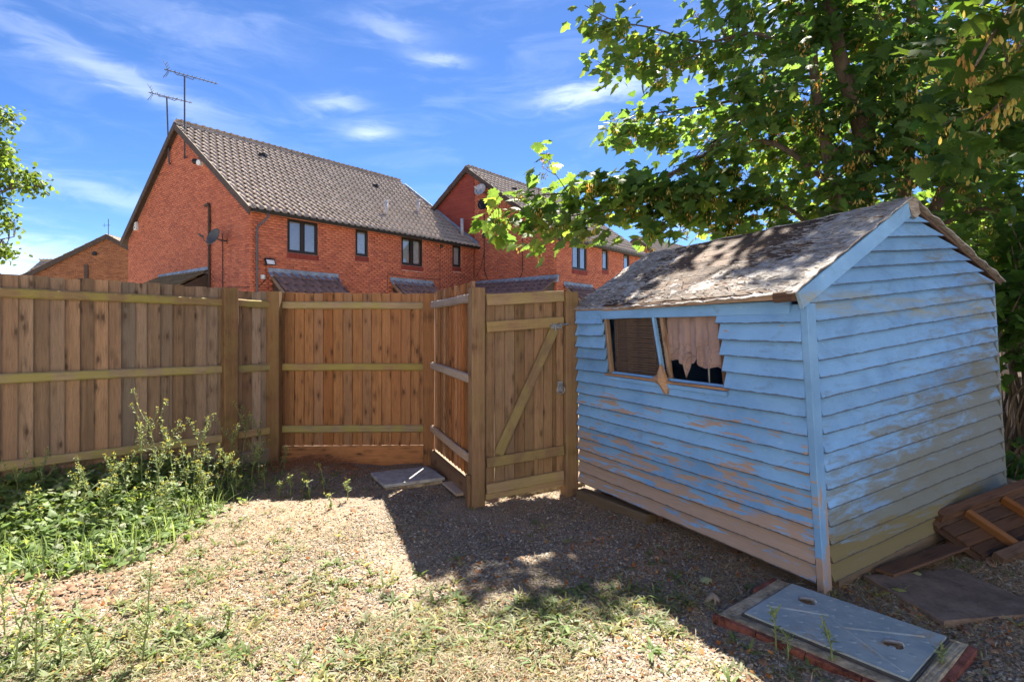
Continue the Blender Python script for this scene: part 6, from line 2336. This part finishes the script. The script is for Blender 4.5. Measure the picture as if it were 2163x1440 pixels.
def rosettes():
    """Flat-leaved weeds growing through the gravel."""
    n = 1400
    C0 = ground_samples(n, dens=d_green, patch=(4.5, 5, .06))
    Ps, L, W, Pi, Az, Co = [], [], [], [], [], []
    for c in C0:
        m = random.randint(4, 9)
        s = random.uniform(.6, 1.5)
        kind = random.random()
        base = np.array([.14, .205, .065]) if kind < .4 else (np.array([.2, .235, .13]) if kind < .75 else np.array([.30, .30, .12]))
        a0 = random.uniform(0, 6.28)
        for k in range(m):
            Ps.append(c + np.array([random.gauss(0, .006), random.gauss(0, .006), .003]))
            L.append(random.uniform(.025, .07) * s)
            W.append(random.uniform(.006, .013) * s)
            Pi.append(random.uniform(-.05, .6))
            Az.append(a0 + 6.28 * k / m + random.gauss(0, .3))
            Co.append(base * random.uniform(.65, 1.25))
    V, F, C = blades(np.array(Ps), np.array(L), np.array(W), np.array(Pi), np.array(Az), np.array(Co))
    o = mesh_obj('ground_weeds', np_mesh('ground_weeds', V, F, C, True), M['weed'])
    tag(o, 'low green flat-leaved weeds growing through the gravel', 'weeds', kind='stuff')
    # cut and wilted stalks lying about
    n = 38000
    P = ground_samples(n, dens=d_straw, patch=(3.2, 8, .12))
    P[:, 2] += rng.uniform(.002, .016, n)
    t = rng.random((n, 1))
    col = np.where(t < .45, np.array([.50, .42, .27]), np.where(t < .68, np.array([.36, .38, .18]), np.where(t < .9, np.array([.58, .52, .38]), np.array([.36, .17, .06])))) * rng.uniform(.38, .80, (n, 1))
    V, F, C = blades(P, rng.uniform(.015, .065, n), rng.uniform(.0015, .006, n), rng.normal(0, .22, n), rng.uniform(0, 6.28, n), col)
    o = mesh_obj('dry_litter', np_mesh('dry_litter', V, F, C), M['straw'])
    tag(o, 'wilted stalks and straw lying on the gravel', 'litter', kind='stuff')
    # brown fallen leaf scraps, thickest in the shade by the shed
    n = 2400
    P = ground_samples(n, dens=lambda px, py: np.clip(.12 + .8 * gauss(px, py, 1400, 1190, 230, 60) + .9 * gauss(px, py, 1900, 1280, 250, 70) + .5 * gauss(px, py, 650, 1030, 150, 60) + .3 * gauss(px, py, 900, 1350, 400, 80), 0, 1))
    P[:, 2] += .008
    Ms = rot_mats(rng.normal(0, .5, n), rng.normal(0, .5, n), rng.uniform(0, 6.28, n)) * rng.uniform(.010, .030, n)[:, None, None]
    pal = np.array([(.34, .13, .04), (.25, .10, .04), (.40, .22, .08), (.20, .12, .07)])
    V, F, C = scatter(LEAFS_V, LEAFS_F, Ms, P, pal[rng.integers(0, 4, n)] * rng.uniform(.7, 1.2, (n, 1)))
    o = mesh_obj('leaf_litter', np_mesh('leaf_litter', V, F, C), M['straw'])
    tag(o, 'brown leaf scraps scattered over gravel and soil', 'leaf litter', kind='stuff')
    # soil clods
    n = 900
    P = ground_samples(n, dens=lambda px, py: np.clip(.05 + .9 * gauss(px, py, 200, 1240, 260, 45) + .4 * gauss(px, py, 480, 1210, 150, 40), 0, 1))
    tv = np.array([(1, 0, 0), (.3, .9, .1), (-.8, .6, 0), (-.9, -.4, .1), (.2, -.9, 0), (.4, .2, .7), (-.4, -.1, .6)])
    tf = np.array([(0, 1, 5), (1, 2, 6), (1, 6, 5), (2, 3, 6), (3, 4, 6), (4, 5, 6), (4, 0, 5)])
    Ms = rot_mats(rng.normal(0, .3, n), rng.normal(0, .3, n), rng.uniform(0, 6.28, n)) * rng.uniform(.008, .03, n)[:, None, None]
    V, F, C = scatter(tv, tf, Ms, P, np.array([.24, .15, .095]) * rng.uniform(.6, 1.3, (n, 1)))
    tag(mesh_obj('soil_clods', np_mesh('soil_clods', V, F, C), M['pebble']), 'crumbly brown soil clods among the gravel at left', 'soil', kind='stuff')


rosettes()


def weed_bed():
    """Dense leafy bed against the left fence."""
    def inside(px, py):
        low = np.interp(px, [-60, 120, 260, 360, 440, 540, 600], [1185, 1190, 1165, 1120, 1075, 1010, 985])
        return np.clip((low + 45 - py) / 110, 0, 1) * (px < 600)
    n = 5200
    P = ground_samples(n, xr=(-6, -1.6), yr=(3.2, 5.9), dens=inside)
    px, py = project(P)
    low = np.interp(px, [-60, 120, 260, 360, 440, 540, 600], [1185, 1190, 1165, 1120, 1075, 1010, 985])
    dpt = np.clip((low - py) / 90, 0, 1)
    hmax = (.04 + .28 * dpt) * (1 - .55 * sstep(400, 560, px))
    P[:, 2] += hmax * np.sqrt(rng.random(n)) + .01
    s = rng.uniform(.030, .068, n) * (1 - .4 * sstep(400, 560, px))
    Ms = rot_mats(rng.normal(-.35, .4, n), rng.normal(0, .4, n), rng.uniform(0, 6.28, n)) * s[:, None, None]
    t = rng.random((n, 1))
    col = np.where(t < .7, np.array([.13, .205, .065]), np.where(t < .86, np.array([.18, .26, .085]), np.array([.23, .27, .16]))) * rng.uniform(.7, 1.25, (n, 1))
    V1, F1, C1 = scatter(HEART_V, HEART_F, Ms, P, col)
    # blades and stalks mixed in
    m = 2600
    Q = ground_samples(m, xr=(-6, -1.6), yr=(3.2, 5.9), dens=inside)
    V2, F2, C2 = blades(Q, rng.uniform(.06, .22, m), rng.uniform(.004, .013, m), rng.uniform(.4, 1.45, m), rng.uniform(0, 6.28, m), np.array([.18, .26, .11]) * rng.uniform(.6, 1.3, (m, 1)))
    V, F, C = merge([(V1, F1, C1), (V2, F2, C2)])
    o = mesh_obj('weed_bed', np_mesh('weed_bed', V, F, C, True), M['weed'])
    tag(o, 'dense bed of green bindweed leaves below the left fence', 'weeds', kind='stuff')


weed_bed()


def weed_plant(seed, h, branches, spread, flower=True):
    """Arrays for one branching weed: stem MB, leaf arrays, flower arrays (local, base at origin)."""
    rr = random.Random(seed)
    st = MB()
    lp, ll, lw, lpi, la = [], [], [], [], []
    fp = []
    lean = Vector((rr.gauss(0, .10), rr.gauss(0, .10), 0))
    main = [Vector((0, 0, -.02)), Vector((lean.x * .3 * h, lean.y * .3 * h, h * .4)), Vector((lean.x * h, lean.y * h, h * .78)), Vector((lean.x * 1.5 * h, lean.y * 1.5 * h, h))]
    st.tube(main, [.0042, .0036, .0026, .0014], 5, False)
    stems = [main]
    for k in range(branches):
        f = rr.uniform(.15, .85)
        i = min(int(f * 3), 2)
        b = main[i].lerp(main[i + 1], f * 3 - i)
        a = rr.uniform(0, 6.28)
        L = h * rr.uniform(.22, .48) * spread
        d = Vector((math.cos(a) * .6, math.sin(a) * .6, .8))
        p1 = b + d * L * .5
        p2 = b + Vector((d.x * .8, d.y * .8, d.z * 1.1)) * L
        st.tube([b, p1, p2], [.0026, .002, .0011], 4, False)
        stems.append([b, p1, p2])
    for s in stems:
        n = 12 if s is main else 7
        for k in range(n):
            f = (k + .3) / n
            j = f * (len(s) - 1)
            i = min(int(j), len(s) - 2)
            lp.append(tuple(s[i].lerp(s[i + 1], j - i)))
            ll.append(rr.uniform(.02, .055) * (1.35 - f))
            lw.append(rr.uniform(.008, .016))
            lpi.append(rr.uniform(-.2, .9))
            la.append(rr.uniform(0, 6.28))
        tip = s[-1]
        for k in range(14):
            lp.append(tuple(tip + Vector((rr.gauss(0, .011), rr.gauss(0, .011), rr.uniform(-.05, .008)))))
            ll.append(rr.uniform(.008, .02))
            lw.append(rr.uniform(.005, .009))
            lpi.append(rr.uniform(-.2, 1.4))
            la.append(rr.uniform(0, 6.28))
        if flower:
            for k in range(rr.randint(2, 5)):
                fp.append(tuple(tip + Vector((rr.gauss(0, .009), rr.gauss(0, .009), rr.uniform(-.004, .012)))))
    n = len(lp)
    cc = np.where(rng.random((n, 1)) < .6, np.array([.20, .27, .12]), np.array([.26, .32, .17])) * rng.uniform(.75, 1.2, (n, 1))
    leaves = blades(np.array(lp), np.array(ll), np.array(lw), np.array(lpi), np.array(la), cc)
    fl = None
    if fp:
        m = len(fp)
        tv = np.array([(math.cos(2 * math.pi * k / 6) * (1 if k % 2 else .55), math.sin(2 * math.pi * k / 6) * (1 if k % 2 else .55), .15) for k in range(6)] + [(0, 0, -.1)])
        tf = np.array([(6, k, (k + 1) % 6) for k in range(6)])
        fl = scatter(tv, tf, rot_mats(rng.normal(0, .5, m), rng.normal(0, .5, m), rng.uniform(0, 6.28, m)) * .0058, np.array(fp), np.tile(np.array([.62, .50, .03]), (m, 1)))
    return st, leaves, fl


M['stem'] = plain('pale green stem', (.17, .22, .09), .6, 0, .2, 20)
PLANTS = {}


def plant(x, y, seed, h, branches=6, spread=1.0, label='', group=None, rz=0.0, scale=1.0, flower=True, cat='weed plant'):
    z = float(height(x, y))
    root = thing('flowering_weed', (x, y, z), label, cat, group)
    key = (seed, h, branches, spread)
    if key not in PLANTS:
        st, lv, fl = weed_plant(seed, h, branches, spread, flower)
        a = new_mesh('stem', st.v, st.f)
        a.materials.append(M['stem'])
        b = np_mesh('leaves', *lv[:2], lv[2], True)
        b.materials.append(M['weed'])
        c = None
        if fl:
            c = np_mesh('flowers', *fl)
            c.materials.append(M['petal'])
        PLANTS[key] = (a, b, c)
    Mx = Matrix.Translation((x, y, z)) @ Matrix.Rotation(rz, 4, 'Z') @ Matrix.Scale(scale, 4)
    for nm, me in zip(('stem', 'leaves', 'flowers'), PLANTS[key]):
        if me is not None:
            o = bpy.data.objects.new(nm, me)
            link(o, root)
            o.matrix_basis = Mx
    return root


GB = 'tall flowering weeds in the bed by the left fence'
spots = [(340, 1075, .74, 3, 9), (370, 1068, .66, 4, 9), (300, 1080, .60, 5, 8), (405, 1060, .62, 3, 8), (325, 1100, .50, 4, 8), (390, 1085, .46, 5, 8), (440, 1050, .40, 3, 7), (280, 1110, .46, 4, 8),
         (510, 1015, .62, 5, 7), (545, 1010, .52, 4, 7), (480, 1030, .52, 3, 8), (530, 1030, .38, 5, 8), (465, 1045, .36, 4, 8), (500, 1045, .30, 3, 8), (420, 1075, .34, 5, 8),
         (265, 1090, .42, 3, 6), (195, 1100, .42, 4, 6), (100, 1095, .42, 5, 6), (40, 1110, .42, 3, 6), (150, 1120, .36, 4, 6), (230, 1130, .34, 5, 7), (70, 1140, .34, 4, 6), (350, 1120, .36, 4, 8), (440, 1080, .30, 5, 7)]
for k, (px, py, h, sd, br) in enumerate(spots):
    g_ = on_ground(px, py)
    plant(g_.x, g_.y, sd * 10 + k % 4, h, br, 1.0, ('tallest branching grey green weed against the left fence' if k == 0 else 'weed with the highest tip beside the two close fence posts' if k == 8 else 'leftmost slender flowering weed at the edge of the leaf bed' if k == 18 else 'slender weed with tiny yellow flowers rising from the leaf bed'), GB, rz=k * 1.3)
GS = 'small yellow-flowered weeds by the twig heap'
for k, (px, py, h) in enumerate([(600, 1005, .24), (685, 1035, .24), (615, 1045, .17), (640, 1035, .16), (655, 1050, .15), (735, 1058, .17), (590, 1050, .13), (700, 1075, .12), (560, 1035, .2)]):
    g_ = on_ground(px, py)
    plant(g_.x, g_.y, 70 + k % 3, h, 3, .7, 'small yellow-flowered weed between the leaf bed and the grey slab', GS, rz=k * 2.1)
g_ = on_ground(312, 1320)
plant(g_.x, g_.y, 90, .30, 1, .5, 'single upright green stalk standing in the bare gravel left of centre', None, flower=False)
for px, py, h, lab in ((1905, 1, 0, ''),):
    pass
GF = 'scattered foreground weeds'
for k, (px, py, h) in enumerate([(30, 1420, .34), (75, 1440, .30), (130, 1400, .22), (300, 1400, .20), (10, 1350, .26), (200, 1425, .2), (480, 1330, .12), (90, 1350, .22)]):
    g_ = on_ground(px, py)
    plant(g_.x, g_.y, 100 + k % 3, h, 4, .9, 'leafy green weed in the bottom left corner of the garden', GF, rz=k * 1.9, flower=k % 2 == 0)
GC = 'thin stems growing against the drain cover'
for k, (px, py, h) in enumerate([(1640, 1375, .17), (1760, 1412, .2), (1665, 1392, .10), (1990, 1420, .10)]):
    g_ = on_ground(px, py, .02)
    plant(g_.x, g_.y, 120 + k % 2, h, 1, .6, ('thin stem in front of the left half of the drain cover', 'tallest thin stem in front of the middle of the drain cover', 'shortest thin stem by the red edge of the drain cover', 'thin stem at the right end of the drain cover')[k], GC, rz=k * 2.3, flower=False)


def broad_weeds():
    """Larger lobed and sword-leaved weeds one can pick out in the foreground."""
    spots_ = [(1190, 1330, .13, 9), (1090, 1290, .12, 8), (1380, 1330, .12, 8), (1030, 1330, .12, 8), (1300, 1255, .10, 8), (830, 1270, .11, 7), (960, 1265, .10, 7), (1375, 1390, .12, 9), (700, 1190, .10, 7), (900, 1330, .12, 7),
              (360, 1370, .12, 9), (450, 1345, .11, 8), (170, 1310, .14, 8), (1130, 1400, .12, 8), (620, 1165, .08, 6), (1215, 1270, .10, 8)]
    for k, (px, py, L, m) in enumerate(spots_):
        c = on_ground(px, py)
        c.z = float(height(c.x, c.y))
        if blocked(np.array([tuple(c)]))[0]:
            continue
        root = thing('plantain_weed', c, 'low rosette of sword-shaped green leaves lying on the gravel', 'weed plant', 'leaf rosettes on the gravel')
        for i in range(m):
            a = 6.28 * i / m + random.gauss(0, .25)
            ln = L * random.uniform(.5, .95)
            w = ln * random.uniform(.13, .2)
            p0 = random.uniform(.3, .9)
            V, F = [], []
            seg = 5
            for j in range(seg + 1):
                f = j / seg
                r = ln * f
                z = ln * (math.sin(p0) * f - .75 * math.sin(p0) * f * f)
                ww = w * (.35 + 1.3 * f * (1.05 - f) * 2) / 2 if j < seg else .001
                cx, cy = math.cos(a), math.sin(a)
                for sgn, dz in ((-1, .15), (0, -.0), (1, .15)):
                    V.append((cx * r - cy * ww * sgn, cy * r + cx * ww * sgn, .004 + max(0, z) + abs(sgn) * ww * .35))
            for j in range(seg):
                for q in range(2):
                    b = j * 3 + q
                    F.append((b, b + 1, b + 4, b + 3))
            t = random.random()
            cc = (np.array([.14, .22, .065]) if t < .6 else np.array([.19, .24, .13])) * random.uniform(.75, 1.2)
            me = np_mesh('leaf', np.array(V), np.array(F), np.tile(cc, (len(V), 1)), True)
            me.materials.append(M['weed'])
            o = bpy.data.objects.new('leaf', me)
            link(o, root)
            o.matrix_basis = Matrix.Translation(c)


broad_weeds()


def twig_heap():
    r = thing('twig_heap', (-2.0, 5.7, 0), 'heap of dry red brown twigs at the foot of the orange fence', 'twigs')
    mb = MB()
    for _ in range(420):
        x, y = random.gauss(-2.05, .30), random.gauss(5.72, .12)
        if y > 6.0:
            continue
        z = float(height(x, y)) + random.uniform(.0, .08) * math.exp(-((x + 2.05) / .4) ** 2)
        a = random.uniform(0, 6.28)
        L = random.uniform(.06, .22)
        d = Vector((math.cos(a), math.sin(a) * .6, random.gauss(0, .2)))
        p = Vector((x, y, z))
        mb.tube([p - d * L / 2, p + Vector((random.gauss(0, .012), random.gauss(0, .012), .02)), p + d * L / 2], [.0022, .002, .0012], 4, False)
    tag(mb.build('twigs', plain('dry red brown twig', (.22, .10, .055), .9, 0, .3, 20), r), kind='stuff')
    mb = MB()
    mb.tube([(-2.2, 5.75, .1), (-1.95, 5.72, .22), (-1.78, 5.70, .33)], [.003, .0025, .0015], 5, False)
    mb.build('long_twig', plain('orange twig', (.30, .13, .05), .9), r)


twig_heap()


def fallen_leaf(px, py, s, colr, label, curl=.5, rz=0.0):
    c = on_ground(px, py, .02)
    z = float(height(c.x, c.y)) + .012
    V = LEAF_V.copy()
    V[:, 2] = -curl * np.abs(V[:, 0]) ** 1.4 + .3 * curl * np.sin(V[:, 1] * 5) + .14
    me = np_mesh('fallen_leaf', V, LEAF_F, np.tile(np.array(colr), (len(V), 1)), True)
    o = mesh_obj('fallen_leaf', me, M['straw'], None, Matrix.Translation((c.x, c.y, z)) @ Matrix.Rotation(rz, 4, 'Z') @ Matrix.Scale(s, 4))
    tag(o, label, 'leaf', 'fallen maple leaves')


fallen_leaf(1955, 1222, .11, (.46, .46, .22), 'pale curled maple leaf lying below the pallet', .7, 1.2)
fallen_leaf(1498, 1236, .08, (.36, .40, .22), 'grey green curled leaf on the gravel left of the drain cover', .6, .4)
fallen_leaf(1515, 1265, .09, (.40, .32, .24), 'dry beige curled leaf beside the drain cover corner', .8, 2.0)
fallen_leaf(1898, 1250, .08, (.34, .36, .12), 'yellow green leaf on the damp paving slab', .3, 2.6)
fallen_leaf(1990, 1400, .08, (.45, .40, .18), 'yellowing leaf by the right end of the drain cover', .6, .9)
fallen_leaf(2010, 1155, .05, (.45, .24, .08), 'small orange leaf caught on the pallet boards', .5, .2)
